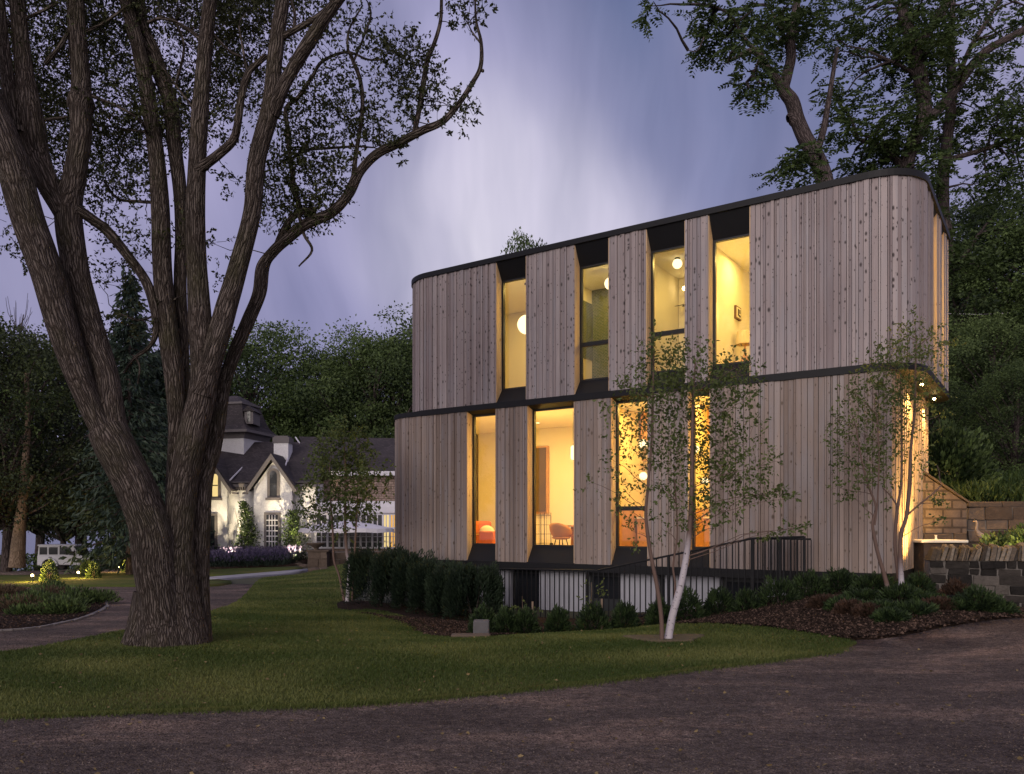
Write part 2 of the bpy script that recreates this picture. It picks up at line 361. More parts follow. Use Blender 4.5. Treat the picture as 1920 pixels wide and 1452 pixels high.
M['gravel']=gravelmat(); M['lawn']=lawnmat(); M['mulch']=mulchmat()
M['soil']=simple('woodland_soil',(.055,.055,.03),.95,.5,1.5,.6)
M['path']=simple('path_stone',(.30,.29,.32),.9,.2,4,.3)
M['water']=simple('lake_water',(.10,.13,.2),.25,.15,.2,.05)
xs=np.concatenate([np.arange(-140,-30,5),np.arange(-30,20,.8),np.arange(20,141,5)]); ys=np.concatenate([np.arange(-40,2,3),np.arange(2,60,.8),np.arange(60,92,4)])
def HG(X,Y):
    z=H(X,Y); far=np.clip((Y-62)/25,0,1)*np.clip((-X-14)/10,0,1); return z*(1-far)+(-4.5)*far
grid_sheet('ground',xs,ys,-.02,M['soil'],HG)
grid_sheet('lake',np.linspace(-2500,2500,3),np.linspace(60,4000,3),0,M['water'],lambda X,Y: X*0-3.6)
def pp(L_): return [hit(*p) for p in L_]
FRONT=[(2,1352),(200,1345),(430,1337),(640,1330),(800,1318),(960,1302),(1100,1288),(1250,1268),(1400,1250),(1500,1237),(1585,1222)]
LAWN=[(-7.5,6.2)]+pp(FRONT)+pp([(1612,1208),(1500,1191),(1400,1180),(1300,1176),(1200,1178),(1130,1184),(1050,1190),(960,1199),(848,1206)])+pp([(820,1192),(770,1163),(700,1146),(640,1150),(628,1135),(660,1126),(682,1112),(692,1070),(698,1056)])+[(-6.2,35.5),(-8.7,35.5)]+pp([(582,1078),(500,1084),(480,1092),(468,1112),(440,1136),(390,1153),(250,1184),(120,1212),(0,1235)])+[(-9.5,9.3)]
lawn,LP=patch('lawn',LAWN,.05,M['lawn'],.45,.12,.06,1)
near_drive=[(-30,-20),(30,-20),(30,12.5),(9,12.55)]+[(7.6,12.5),(6.4,11.4)]+[(4.6,10.8),(3,10.4),(0,9.5),(-3,8.5),(-7,8)]+[(-30,7)]
patch('driveway',near_drive,.02,M['gravel'],1.0,.1,.03,0)
turn=[(-26,9)]+[(-8.5,8.2),(-6,10.5),(-4.2,12)]+pp([(520,1160),(500,1100),(440,1095),(400,1103),(250,1102),(100,1102),(0,1103),(-150,1104)])+[(-28,24)]
patch('turning_circle',turn,.02,M['gravel'],.8,.1,.05,1)
patch('parking_court',pp([(-150,1078),(0,1079),(120,1079),(200,1077),(260,1074)])+[(-20,58),(-40,62),(-60,50)],.03,M['gravel'],1.5,.1,.05,1)
patch('lawn_strip',pp([(-180,1102),(0,1101),(120,1100),(262,1100),(400,1100),(445,1093),(400,1088),(380,1084),(255,1074),(180,1077),(100,1080),(0,1081),(-150,1082)]),.05,M['lawn'],.9,.1,.05,1)
patch('lawn_border',pp([(380,1082),(480,1076),(570,1068),(560,1064),(480,1066),(380,1070)]),.05,M['lawn'],.9,.1,.05,1)
patch('garden_path',pp([(380,1091),(470,1083),(578,1072),(575,1068),(470,1077),(380,1085)]),.06,M['path'],.8,.1,.02,1)
ISL=pp([(-120,1190),(0,1187),(60,1182),(110,1173),(160,1160),(190,1146),(200,1136),(185,1124),(120,1112),(60,1109),(-120,1108)])
isl,IP=patch('island_bed',ISL,.06,M['mulch'],.5,.1,.03,2)
BED=pp([(1616,1207),(1500,1190),(1400,1178),(1300,1174),(1200,1176),(1130,1181),(1050,1187),(960,1196),(846,1204)])+[(-1.6,14.2),(-2.4,15.8),(-3.6,17.2),(-5.2,18.6),(-4.4,19.9),(-1.2,17.9),(3,15.9),(8,13.6),(9.6,12.5),(8.7,12.1)]+pp([(1780,1178),(1700,1196)])
bed,BP=patch('mulch_bed',BED,.05,M['mulch'],.4,.1,.05,1)
patch('flower_bed',pp([(380,1068),(480,1064),(575,1060)])+[(-12.6,49.6),(-19,49.6)],.06,M['mulch'],.8,.1,.03,1)
# tree ring of bare soil
tx,ty,_=base(1250,1206); patch('soil_ring',[(tx+.55*math.cos(a)*(1+.25*math.sin(3*a)),ty+.5*math.sin(a)*(1+.2*math.cos(2*a))) for a in np.linspace(0,6.28,16)[:-1]],.076,simple('dry_soil',(.11,.085,.05),.95,.5,14,.9),.12,.05,.12,1)
# rising ground behind the stone walls
def HH(X,Y): 
    t=np.clip((Y-17.6)/30,0,1); return 2.0+t*5.5+.25*np.sin(X*.7+Y*.4)*np.clip((Y-20)/5,0,1)
hx=np.concatenate([np.arange(8.7,20,.8),np.arange(20,60,4)]); hy=np.concatenate([np.arange(17.55,30,.8),np.arange(30,70,4)])
grid_sheet('hillside',hx,hy,0,M['soil'],HH)

# ------------------------------------------------------------------ leaves and scatter
def rand_unit(n):
    v=RNG.normal(size=(n,3)); return v/np.linalg.norm(v,axis=1,keepdims=True)
def leaf_quads(P, D, size, wid=.42, tint=None, droop=.0):
    """P (N,3) leaf bases, D (N,3) direction, size (N,) length -> V,idx"""
    n=len(P); D=D/np.maximum(np.linalg.norm(D,axis=1,keepdims=True),1e-6); R=rand_unit(n); S=np.cross(D,R); S/=np.maximum(np.linalg.norm(S,axis=1,keepdims=True),1e-6)
    Nn=np.cross(S,D); s=np.asarray(size).reshape(-1,1)*np.ones((n,1)); mid=P+D*s*.48-Nn*s*.08
    V=np.stack([P,mid+S*s*wid*.5,P+D*s,mid-S*s*wid*.5],1).reshape(-1,3); idx=np.arange(4*n)
    return V,idx
def leaf_obj(name, P, D, size, mat, parent=None, tint=None, wid=.42):
    off=wloc(parent) if parent is not None else np.zeros(3)
    V,idx=leaf_quads(P-off,D,size,wid); 
    if tint is None: tint=RNG.uniform(0,1,len(P))
    return link(name,np_mesh(name,V,4,idx,mat,tint=tint),parent)
def sprays(C, R, n_tw, per, llen, seed=0, up=.15, tintc=None):
    """twigs scattered in ellipsoid C,R (R is 3-vector); leaves along twigs. returns P,D,size,tint,twigs"""
    u=rand_unit(n_tw)*(RNG.uniform(0,1,(n_tw,1))**.45); a=C+u*R
    d=rand_unit(n_tw)*.8+u*.9; d[:,2]+=up; d/=np.linalg.norm(d,axis=1,keepdims=True)
    L_=RNG.uniform(.5,1.0,n_tw)*min(R.min()*1.1, llen*7)
    t=np.tile(np.linspace(.1,1,per),(n_tw,1))+RNG.uniform(-.05,.05,(n_tw,per))
    P=a[:,None,:]+d[:,None,:]*(t*L_[:,None])[...,None]+RNG.normal(0,llen*.12,(n_tw,per,3))
    Dl=d[:,None,:]*.6+rand_unit(n_tw*per).reshape(n_tw,per,3)*.9; Dl[...,2]-=.25
    S=RNG.uniform(.6,1.15,(n_tw,per))*llen; tt=np.clip(RNG.uniform(.0,.55,(n_tw,1))+RNG.uniform(-.1,.45,(n_tw,per))+(0 if tintc is None else tintc),0,1)
    return P.reshape(-1,3),Dl.reshape(-1,3),S.ravel(),tt.ravel(),(a,a+d*L_[:,None])
def cat(lst): return [np.concatenate([l[i] for l in lst]) for i in range(4)]
def spline(pts, per=6):
    """Catmull-Rom through rows of any width"""
    P=np.array(pts,float); P=np.vstack([2*P[0]-P[1],P,2*P[-1]-P[-2]]); out=[]
    for i in range(1,len(P)-2):
        for k in range(per):
            t=k/per; p0,p1,p2,p3=P[i-1:i+3]
            out.append(.5*((2*p1)+(-p0+p2)*t+(2*p0-5*p1+4*p2-p3)*t*t+(-p0+3*p1-3*p2+p3)*t**3))
    out.append(P[-2]); return np.array(out)
class Bark:
    """limbs as many-sided tubes with furrows pressed into the surface"""
    def __init__(s): s.V=[];s.I=[];s.UV=[];s.n=0
    def limb(s, pts, rad, seg=10, rough=0., flare=None, off=0):
        pts=np.asarray(pts,float); rad=np.asarray(rad,float); n=len(pts); up=np.array([0,1.,0]); ln=0
        a=np.linspace(0,2*np.pi,seg,endpoint=False)
        for i in range(n):
            d=pts[min(i+1,n-1)]-pts[max(i-1,0)]; d/=max(np.linalg.norm(d),1e-6)
            x=np.cross(d,up); x/=max(np.linalg.norm(x),1e-6); y=np.cross(x,d); up=y
            if i: ln+=np.linalg.norm(pts[i]-pts[i-1])
            r=np.full(seg,rad[i])
            if rough:
                r=r*np.array([1+rough*(mn.noise(Vector((math.cos(q)*2.4+off,math.sin(q)*2.4,ln*.9)))*1.3+ .45*mn.noise(Vector((math.cos(q)*9*rad[i]/.2+off,math.sin(q)*9*rad[i]/.2,ln*2.2)))) for q in a])
            if flare is not None: r=r*flare(ln,a)
            ring=pts[i]+np.outer(np.cos(a)*r,x)+np.outer(np.sin(a)*r,y)
            s.V.append(ring); s.UV.append(np.stack([a/6.28318,np.full(seg,ln+off),np.full(seg,rad[i])],-1))
            if i:
                k=np.arange(seg); b0=s.n+(i-1)*seg; b1=s.n+i*seg
                s.I.append(np.stack([b0+k,b0+(k+1)%seg,b1+(k+1)%seg,b1+k],-1))
        s.n+=n*seg
    def build(s,name,mat,parent):
        V=np.concatenate(s.V)-wloc(parent); return link(name,np_mesh(name,V,4,np.concatenate(s.I),mat,uv=np.concatenate(s.UV),smooth=True),parent)
def wander(a,b,n,amp,sag=0):
    a=np.array(a,float); b=np.array(b,float); t=np.linspace(0,1,n)[:,None]; L_=np.linalg.norm(b-a)
    P=a+(b-a)*t; w=RNG.normal(0,1,(n,3)); w=(w+np.roll(w,1,0)+np.roll(w,-1,0))/3; P=P+w*amp*L_*np.sin(np.pi*t)
    P[:,2]+=sag*L_*np.sin(np.pi*t[:,0]); return P
# ------------------------------------------------------------------ modern timber house
O3=np.array([4.54,15.3]); EU=np.array([.8283,-.5603]); EV=np.array([.5603,.8283])
def W(u,v,z): p=O3+EU*u+EV*v; return (p[0],p[1],z)
def u_of(px):
    k=(px-CX)/F; return (k*O3[1]-O3[0])/(EU[0]-k*EU[1])
def z_of(px,py,v=0):
    u=u_of(px); return CZ+(HY-py)/F*(O3[1]+EU[1]*u)
def u_left(px,r):
    """left corner start so that the curved end is seen to stop at px"""
    best=None
    for u0 in np.arange(-10.5,-5,.01):
        a=np.linspace(0,np.pi/2,30); uu=u0-r*np.sin(a); vv=r-r*np.cos(a); X=O3[0]+EU[0]*uu+EV[0]*vv; Y=O3[1]+EU[1]*uu+EV[1]*vv
        e=abs((CX+F*X/Y).min()-px)
        if best is None or e<best[0]: best=(e,u0)
    return best[1]
ZB0,ZB1=.75,4.275; ZU0,ZU1=4.417,7.66
rL=.8; U0u=u_left(775,1.0); U0l=u_left(742,1.0)
def outline(u0,u1,rl,rr,depth,n=14):
    """closed loop of (u,v,nu,nv): starts at the facade left tangent, runs right, round the back"""
    pts=[]; 
    def arc(cu,cv,r,a0,a1):
        for a in np.linspace(a0,a1,n): pts.append((cu+r*math.cos(a),cv+r*math.sin(a),math.cos(a),math.sin(a)))
    pts.append((u0,0,0,-1)); arc(u1,rr,rr,-math.pi/2,0); arc(u1,depth-rr,rr,0,math.pi/2); arc(u0,depth-rl,rl,math.pi/2,math.pi); arc(u0,rl,rl,math.pi,1.5*math.pi)
    return pts
class Loop:
    def __init__(s,pts):
        s.p=np.array(pts); q=s.p[:,:2]; s.L=np.concatenate([[0],np.cumsum(np.linalg.norm(np.diff(np.vstack([q,q[:1]]),axis=0),axis=1))]); s.q=np.vstack([s.p,s.p[:1]])
        s.len=s.L[-1]
    def at(s,t,off=0):
        t=t%s.len; r=[np.interp(t,s.L,s.q[:,i]) for i in range(4)]; n=math.hypot(r[2],r[3]) or 1
        return r[0]+r[2]/n*off, r[1]+r[3]/n*off
DEP=5.0
LU=Loop(outline(U0u,2.08,1.0,.8,DEP)); LL=Loop(outline(U0l,2.17,1.0,.3,DEP-.15))
def slab(mb,pts,off,z0,z1,t=.5):
    P=[(p[0]+p[2]*off,p[1]+p[3]*off) for p in pts]
    c=[]; 
    for p in P:
        if not c or math.hypot(p[0]-c[-1][0],p[1]-c[-1][1])>1e-4: c.append(p)
    mb.prism([W(u,v,z0) for u,v in c],(0,0,z1-z0),t)
house=empty('timber_house',W(0,0,0),label='two storey house clad in upright pale cedar boards with rounded corners and tall lit windows',cat='house')
WID=[.035,.05,.065,.08,.095,.11]
def boards(name,loop,t0,t1,z0,z1,mat):
    mb=MB(); t=t0
    while t<t1-.012:
        w=min(random.choice(WID),t1-t); 
        if t1-(t+w)<.035: w=t1-t
        o=random.choice([0,.007,.015,.024]); r=random.random(); g=.0042
        a0=loop.at(t+g,o); a1=loop.at(t+w-g,o); b0=loop.at(t+g,-.02); b1=loop.at(t+w-g,-.02)
        u0,u1=t+100*r,t+w+100*r
        p=[W(*b0,z0),W(*b1,z0),W(*b1,z1),W(*b0,z1),W(*a0,z0),W(*a1,z0),W(*a1,z1),W(*a0,z1)]
        uv=[(t,z0,r),(t+w,z0,r),(t+w,z1,r),(t,z1,r)]*2
        mb.hexa(p,r,uv); t+=w
    return mb.build(name,mat,house)
sheath=MB()
def backing(mb,loop,t0,t1,z0,z1,d0=-.062,d1=-.3):
    n=max(2,int((t1-t0)/.15)+1); T=np.linspace(t0,t1,n)
    for a,b in zip(T[:-1],T[1:]):
        P=[loop.at(a,d0),loop.at(b,d0),loop.at(b,d1),loop.at(a,d1)]
        mb.hexa([W(*p,z0) for p in P]+[W(*p,z1) for p in P])
shell=MB(); 
def opening(loop,t0,t1,z0,z1,head,sill,mull=None,cat_='window'):
    """deep dark metal funnel, timber cheeks, black frame and pane; t along loop"""
    S=.21; G=.245; (ua,va),(ub,vb)=loop.at(t0),loop.at(t1); (uc,vc),(ud,vd)=loop.at(t0,-S),loop.at(t1,-S)
    def Q(t,d,z): return W(*loop.at(t,-d),z)
    f=MB()
    f.prism([Q(t0,-.005,z1),Q(t0,S+.12,z1),Q(t0,S+.12,z1-head),Q(t0,S,z1-head)],np.array(Q(t1,0,0))-np.array(Q(t0,0,0)))
    f.build('window_head',M['black'],house); f=MB()
    f.prism([Q(t0,-.005,z0),Q(t0,S,z0+sill),Q(t0,S+.12,z0+sill),Q(t0,S+.12,z0)],np.array(Q(t1,0,0))-np.array(Q(t0,0,0)))
    f.build('window_sill',M['black'],house)
    for t,s in ((t0,1),(t1,-1)):
        c=MB(); r=random.random(); a,b=(t,t+.018*s)
        for k in range(2):
            d0,d1=-.0+k*.105,.1+k*.105
            p=[Q(a,d1,z0+.01),Q(b,d1,z0+.01),Q(b,d0,z0+.01),Q(a,d0,z0+.01),Q(a,d1,z1-.01),Q(b,d1,z1-.01),Q(b,d0,z1-.01),Q(a,d0,z1-.01)]
            rr=random.random(); c.hexa(p,.5,[(d1,z0,rr),(d1,z0,rr),(d0,z0,rr),(d0,z0,rr),(d1,z1,rr),(d1,z1,rr),(d0,z1,rr),(d0,z1,rr)])
        c.build('window_cheek',M['reveal'],house)
    zt,zb=z1-head,z0+sill; fw=.045; w=MB()
    def bar(a,b,za,zb_,d0=S-.002,d1=S+.075):
        P=[Q(a,d0,0),Q(b,d0,0),Q(b,d1,0),Q(a,d1,0)]; w.hexa([(p[0],p[1],za) for p in P]+[(p[0],p[1],zb_) for p in P])
    bar(t0+.018,t0+.018+fw,zb+.001,zt-.001); bar(t1-.018-fw,t1-.018,zb+.001,zt-.001); bar(t0+.018+fw,t1-.018-fw,zb+.001,zb+.035); bar(t0+.018+fw,t1-.018-fw,zt-.035,zt-.001)
    if mull: bar(t0+.018+fw,t1-.018-fw,mull-.045,mull+.045,S+.003,S+.07)
    wo=w.build('window',M['frame'],house)
    panes=[(zb+.03,zt-.03)] if not mull else [(zb+.03,mull-.04),(mull+.04,zt-.03)]
    for za,zc in panes:
        g=MB(); P=[Q(t0+.05,G,0),Q(t1-.05,G,0)]; g.add([(P[0][0],P[0][1],za),(P[1][0],P[1][1],za),(P[1][0],P[1][1],zc),(P[0][0],P[0][1],zc)],[(0,1,2,3)])
        o=g.build('pane',M['glass'],wo)
def storey(loop,u0s,holes,z0,z1,mat,side=[]):
    """holes: (uA,uB,head,sill,mull) on the facade; side: distances beyond the corner"""
    H_=[(u-u0s,w-u0s,h,s,m) for u,w,h,s,m in holes]+side
    cur=-1.2; n=0  # the left corner is wrapped from the end of the loop
    edges=[]
    for a,b,h,s,m in H_:
        edges.append((cur,a)); opening(loop,a,b,z0,z1,h,s,m); cur=b
    endt=loop.len-1.2; edges.append((cur,cur+3.6 if False else endt))
    for i,(a,b) in enumerate(edges):
        if i==len(edges)-1 or b-a>8:
            # long run: visible piece then the plain rear
            cut=min(b,a+ (loop.len-a)*.0+6.5); boards('cladding_panel',loop,a,cut,z0,z1,mat); boards('rear_cladding',loop,cut,b,z0,z1,mat)
        else: boards('cladding_panel',loop,a,b,z0,z1,mat)
        backing(shell,loop,a,b,z0,z1); backing(sheath,loop,a,b,z0,z1,-.021,-.06)
up=[(930,987),(1077,1142),(1211,1285),(1328,1407)]
up_h=[]
GT={930:(522,729,968),1077:(495,712,1110),1211:(465,697,1250),1328:(444,683,1370)}
mu=[None,643,623.5,None]
for (a,b),m in zip(up,mu):
    yt,yb,_=GT[a]; xm=(a+b)/2+5; z_t=z_of(xm,yt)+.0; z_b=z_of(xm,yb)
    # pane stands .245 m behind the facade line, so widen by that depth
    D0=O3[1]+EU[1]*u_of(xm); k=(D0+.2)/D0; z_t=CZ+(z_t-CZ)*k; z_b=CZ+(z_b-CZ)*k
    mm=None if m is None else CZ+(z_of(xm,m)-CZ)*k
    up_h.append((u_of(a),u_of(b),ZU1-z_t,z_b-ZU0,mm))
lo=[(875,930),(988,1077),(1145,1215),(1289,1332)]; lo_h=[]
GL=[(777,1022,None),(758,1025,None),(749,1028,953.5),(735,1029,None)]
for (a,b),(yt,yb,m) in zip(lo,GL):
    xm=(a+b)/2+5; D0=O3[1]+EU[1]*u_of(xm); k=(D0+.2)/D0
    lo_h.append((u_of(a),u_of(b),max(.07,ZB1-(CZ+(z_of(xm,yt)-CZ)*k)),CZ+(z_of(xm,yb)-CZ)*k-ZB0,None if m is None else CZ+(z_of(xm,m)-CZ)*k))
arcU=math.pi/2*.8; s0=2.08-U0u+arcU-.8   # loop length at side v=0 of the upper end face
storey(LU,U0u,up_h,ZU0,ZU1,M['clad_up'],[(s0+1.75,s0+2.4,.3,.3,None),(s0+2.95,s0+3.6,.3,.3,None)])
storey(LL,U0l,lo_h,ZB0,ZB1,M['clad_lo'],[])
shell.build('inner_wall',M['plaster'],house); sheath.build('sheathing',M['black'],house)
r=MB(); slab(r,LU.p,.05,ZU1+.002,ZU1+.12); r.build('roof',M['black'],house)
r=MB(); slab(r,LU.p,.035,ZB1+.02,ZU0-.003); r.build('upper_soffit',M['black'],house)
r=MB(); slab(r,LL.p,.042,ZB1+.004,ZB1+.12); r.build('belt_course',M['black'],house)
r=MB(); slab(r,LL.p,.02,ZB0-.17,ZB0-.003); r.build('base_band',M['black'],house)
# interior: floors, ceilings, partitions
i=MB(); pin=[(p[0]-p[2]*.3,p[1]-p[3]*.3) for p in LU.p]; i.prism([W(u,v,ZU0+.003) for u,v in pin],(0,0,.06)); i.build('floor',M['woodin'],house)
i=MB(); i.prism([W(u,v,ZU1-.30) for u,v in pin],(0,0,.29)); i.build('ceiling',M['ceil'],house)
pil=[(p[0]-p[2]*.3,p[1]-p[3]*.3) for p in LL.p]
i=MB(); i.prism([W(u,v,ZB0+.003) for u,v in pil],(0,0,.08)); i.build('floor',M['woodin'],house)
i=MB(); i.prism([W(u,v,ZB1-.04) for u,v in pil],(0,0,.035)); i.build('ceiling',M['ceil'],house)
def part_wall(u,v0,v1,z0,z1,mat=None,th=.1,name='partition'):
    b=MB(); b.hexa([W(u,v0,z0),W(u+th,v0,z0),W(u+th,v1,z0),W(u,v1,z0),W(u,v0,z1),W(u+th,v0,z1),W(u+th,v1,z1),W(u,v1,z1)]); b.build(name,mat or M['plaster'],house)
def cross_wall(u0,u1,v,z0,z1,mat=None,th=.1,name='partition'):
    b=MB(); b.hexa([W(u0,v,z0),W(u1,v,z0),W(u1,v+th,z0),W(u0,v+th,z0),W(u0,v,z1),W(u1,v,z1),W(u1,v+th,z1),W(u0,v+th,z1)]); b.build(name,mat or M['plaster'],house)
zf,zc=ZU0+.063,ZU1-.302
uw=[h[:2] for h in up_h]; lw=[h[:2] for h in lo_h]
PU=[(uw[0][1]+uw[1][0])/2,(uw[1][1]+uw[2][0])/2,(uw[2][1]+uw[3][0])/2]
for u in (PU[0]-.3,PU[1]-.05,PU[2]-.05): part_wall(u,.305,4.6,zf,zc)
cross_wall(PU[0]-.19,PU[1]-.06,2.3,zf,zc,M['tile'],name='tiled_wall'); part_wall(PU[0]-.198,.5,2.295,zf+1.15,zc-.35,M['tile'],.03,'tiled_wall'); cross_wall(PU[1]+.06,PU[2]-.06,2.6,zf,zc)
cross_wall(U0u-.4,PU[0]-.31,3.0,zf,zc); cross_wall(PU[2]+.06,2.3,3.4,zf,zc)
# low dado behind the lower lights of the bathroom windows
zf2,zc2=ZB0+.084,ZB1-.042
PL=[(lw[1][1]+lw[2][0])/2-.05,(lw[2][1]+lw[3][0])/2-.05, lw[3][1]+1.2]
cross_wall(U0l-.5,PL[0]-.01,3.6,zf2,zc2); M['kit']=simple('kitchen_wall',(.80,.66,.38),.8,.05,2,.05); part_wall(PL[0],.305,4.4,zf2,zc2,M['kit']); part_wall(PL[0]+.101,.31,2.4,zf2,1.95,M['woodin'],.03,'wainscot')
cross_wall(PL[0]+.11,2.0,2.5,zf2,zc2,M['kit']); part_wall(PL[2],.305,4.4,zf2,zc2,M['kit']); part_wall(PL[1],.8,2.4,zf2,1.95,M['woodin']); part_wall(PL[1],.8,2.4,1.951,zc2,M['kit'])
def fbox(mb,u0,u1,v0,v1,z0,z1,t=.5):
    return mb.hexa([W(u0,v0,z0),W(u1,v0,z0),W(u1,v1,z0),W(u0,v1,z0),W(u0,v0,z1),W(u1,v0,z1),W(u1,v1,z1),W(u0,v1,z1)],t)
# inner window and door seen through the left room
b=MB(); u=lw[0][0]+.15; fbox(b,u-.55,u-.05,3.5,3.59,1.9,3.75); wi=b.build('inner_window',M['woodin'],house)
b=MB(); fbox(b,u-.5,u-.1,3.47,3.5,1.95,3.7); b.build('pane',simple('dim_pane',(.10,.065,.025),.3,.2,2,0),wi)
# kitchen cabinets and shelves behind the third and fourth lower windows
k=empty('kitchen_cabinet',W(lw[2][0]+.2,2.1,zf2),label='oak kitchen cabinet run with lit open shelves seen through the lower right windows',cat='cabinet')
b=MB(); fbox(b,PL[0]+.2,PL[2]-.1,1.9,2.49,zf2,zf2+.9); b.build('base_unit',M['woodin'],k)
b=MB(); fbox(b,PL[0]+.15,PL[2]-.1,1.86,2.49,zf2+.901,zf2+.94); b.build('worktop',M['plaster'],k)
for zz in (2.65,3.1):
    b=MB(); fbox(b,PL[0]+.2,PL[2]-.1,2.15,2.49,zz,zz+.035); b.build('shelf',M['woodin'],k)
b=MB(); fbox(b,PL[0]+.2,PL[2]-.1,2.1,2.49,3.55,zc2-.01); b.build('upper_unit',M['woodin'],k)
jm=simple('crockery',(.7,.62,.5),.4,.2,6,0)
for uu in np.arange(PL[0]+.3,PL[2]-.2,.17):
    for zz in (2.685,3.135): 
        if random.random()<.75: b=MB(); b.lathe(W(uu,2.3,zz),[(.03,0),(.045,.03),(.05,.10+random.random()*.08),(.03,.19)],10); tag(b.build('jar',jm),'pale jar standing on a lit kitchen shelf','jar','jars on the kitchen shelves')
# oak column beside the second lower window
b=MB(); fbox(b,lw[1][1]-.12,lw[1][1]+.1,1.2,1.5,zf2,zc2); b.build('oak_post',M['woodin'],house)
# round ceiling recess
def disc(mb,u,v,z,r,h=.02,seg=28):
    mb.prism([W(u+r*math.cos(a),v+r*math.sin(a),z) for a in np.linspace(0,2*math.pi,seg,endpoint=False)],(0,0,h))
# ---- furniture
def seen_u(px,py,u):
    k=(px-CX)/F; v=(k*(O3[1]+EU[1]*u)-O3[0]-EU[0]*u)/(EV[0]-k*EV[1]); D=O3[1]+EU[1]*u+EV[1]*v; return v,CZ+(HY-py)/F*D
def globe(u,v,z,r,label):
    g=empty('globe_lamp',W(u,v,z),label=label,cat='lamp',group='globe lamps in the upper rooms')
    b=MB(); b.ball(W(u,v,z),r,20,14); b.build('globe',M['globe'],g,True)
    b=MB(); b.tube([W(u,v,z+r*.97),W(u,v,zc-.002)],.012,8); b.lathe(W(u,v,zc-.03),[(.06,0),(.06,.028)],12); b.build('stem',M['black'],g)
def seen(px,py,v):
    """u,z of the point at depth v (behind the facade) that lies on this line of sight"""
    k=(px-CX)/F; u=(k*(O3[1]+EV[1]*v)-O3[0]-EV[0]*v)/(EU[0]-k*EU[1]); D=O3[1]+EU[1]*u+EV[1]*v; return u,CZ+(HY-py)/F*D
gu,gz=seen(988,609,.9); globe(gu,.9,gz,.23,'large globe lamp glowing in the first upper window from the left')
gu,gz=seen(1145,532,1.0); globe(gu,1.0,gz,.14,'globe lamp half hidden at the edge of the dark tiled room')
gu,gz=seen(1270,495,1.2); globe(gu,1.2,gz,.105,'small globe lamp hanging whole in the third upper window')
for (px,py,lb) in ((1283,541,'bright bare bulb at the right edge of the third upper window'),(1233,550,'dimmer bulb by the mirror at the left of the third upper window')):
    su,sz=seen(px,py,2.3); s=empty('wall_sconce',W(su,2.3,sz),label=lb,cat='lamp'); b=MB(); b.ball(W(su,2.3,sz),.045 if px>1250 else .04,12,8); b.build('bulb',M['bulb'] if px>1250 else M['globe'],s,True)
    b=MB(); b.lathe(W(su,2.34,sz-.05),[(.02,0),(.02,.1)],10); b.tube([W(su,2.34,sz),W(su,2.6,sz)],.01,6); b.build('bracket',M['frame'],s)
# shower glass posts in the third upper window
su,sz=seen(1257,600,2.2); sh=empty('shower_rail',W(su,2.2,sz),label='slim dark shower rail and head in the third upper window',cat='shower')
b=MB(); b.tube([W(su,2.4,zf),W(su,2.4,sz+.35),W(su+.25,2.4,sz+.36)],.012,6); b.build('riser',M['frame'],sh); b=MB(); b.lathe(W(su+.27,2.4,sz+.32),[(.07,0),(.02,.04)],12); b.build('shower_head',M['frame'],sh)
# vent in the tiled room
vv_,vz=seen_u(1120,563,PU[0]-.16); b=MB(); fbox(b,PU[0]-.166,PU[0]-.13,vv_-.09,vv_+.09,vz-.08,vz+.08); tag(b.build('wall_vent',M['globe']),'small pale square grille high on the dark green tiled wall','vent')  # grille glows with the globe emission; brightness put in, not a lamp
# fourth upper window: picture, lamp, door leaf
uP=PU[2]+.05; pv,pz=seen_u(1381,588,uP); print('picture',pv,pz); pf=empty('framed_picture',W(uP,pv,pz),label='small framed abstract picture on the yellow wall of the fourth upper window',cat='picture')
b=MB(); fbox(b,uP+.002,uP+.05,pv-.17,pv+.17,pz-.14,pz+.14); b.build('frame',simple('picture_frame',(.12,.06,.03),.5),pf)
b=MB(); fbox(b,uP+.05,uP+.056,pv-.14,pv+.14,pz-.11,pz+.11); b.build('mount',M['plaster'],pf)
b=MB(); fbox(b,uP+.057,uP+.06,pv-.09,pv-.01,pz-.07,pz+.08); fbox(b,uP+.057,uP+.06,pv+.02,pv+.09,pz-.01,pz+.08); fbox(b,uP+.057,uP+.06,pv,pv+.1,pz-.085,pz-.04); b.build('print',M['black'],pf)
tu,tz=seen(1397,636,2.0); tl=empty('table_lamp',W(tu,2.0,tz-.3),label='table lamp with drum shade low in the fourth upper window',cat='lamp')
b=MB(); b.lathe(W(tu,2.0,tz-.12),[(.2,0),(.17,.28)],20); b.build('lamp_shade',simple('shade_linen',(.62,.5,.3),.9),tl); b=MB(); b.lathe(W(tu,2.0,zf+.6),[(.07,0),(.09,.1),(.03,.2),(.015,tz-.12-zf-.6)],14); b.build('lamp_base',M['woodin'],tl)
b=MB(); fbox(b,tu-.3,tu+.3,1.7,2.2,zf,zf+.6); tag(b.build('bedside_chest',M['woodin'],None,bevel=.01),'oak bedside chest under the table lamp','chest')
du,_=seen(1352,600,2.6); b=MB(); fbox(b,du-.03,du+.03,2.0,2.8,zf,zf+2.1); dl=tag(b.build('interior_door',M['ceil']),'pale door leaf standing ajar in the fourth upper window','door'); b=MB(); b.tube([W(du-.03,2.1,zf+1),W(du-.08,2.1,zf+1),W(du-.08,2.22,zf+1)],.01,6); b.build('handle',M['frame'],dl)
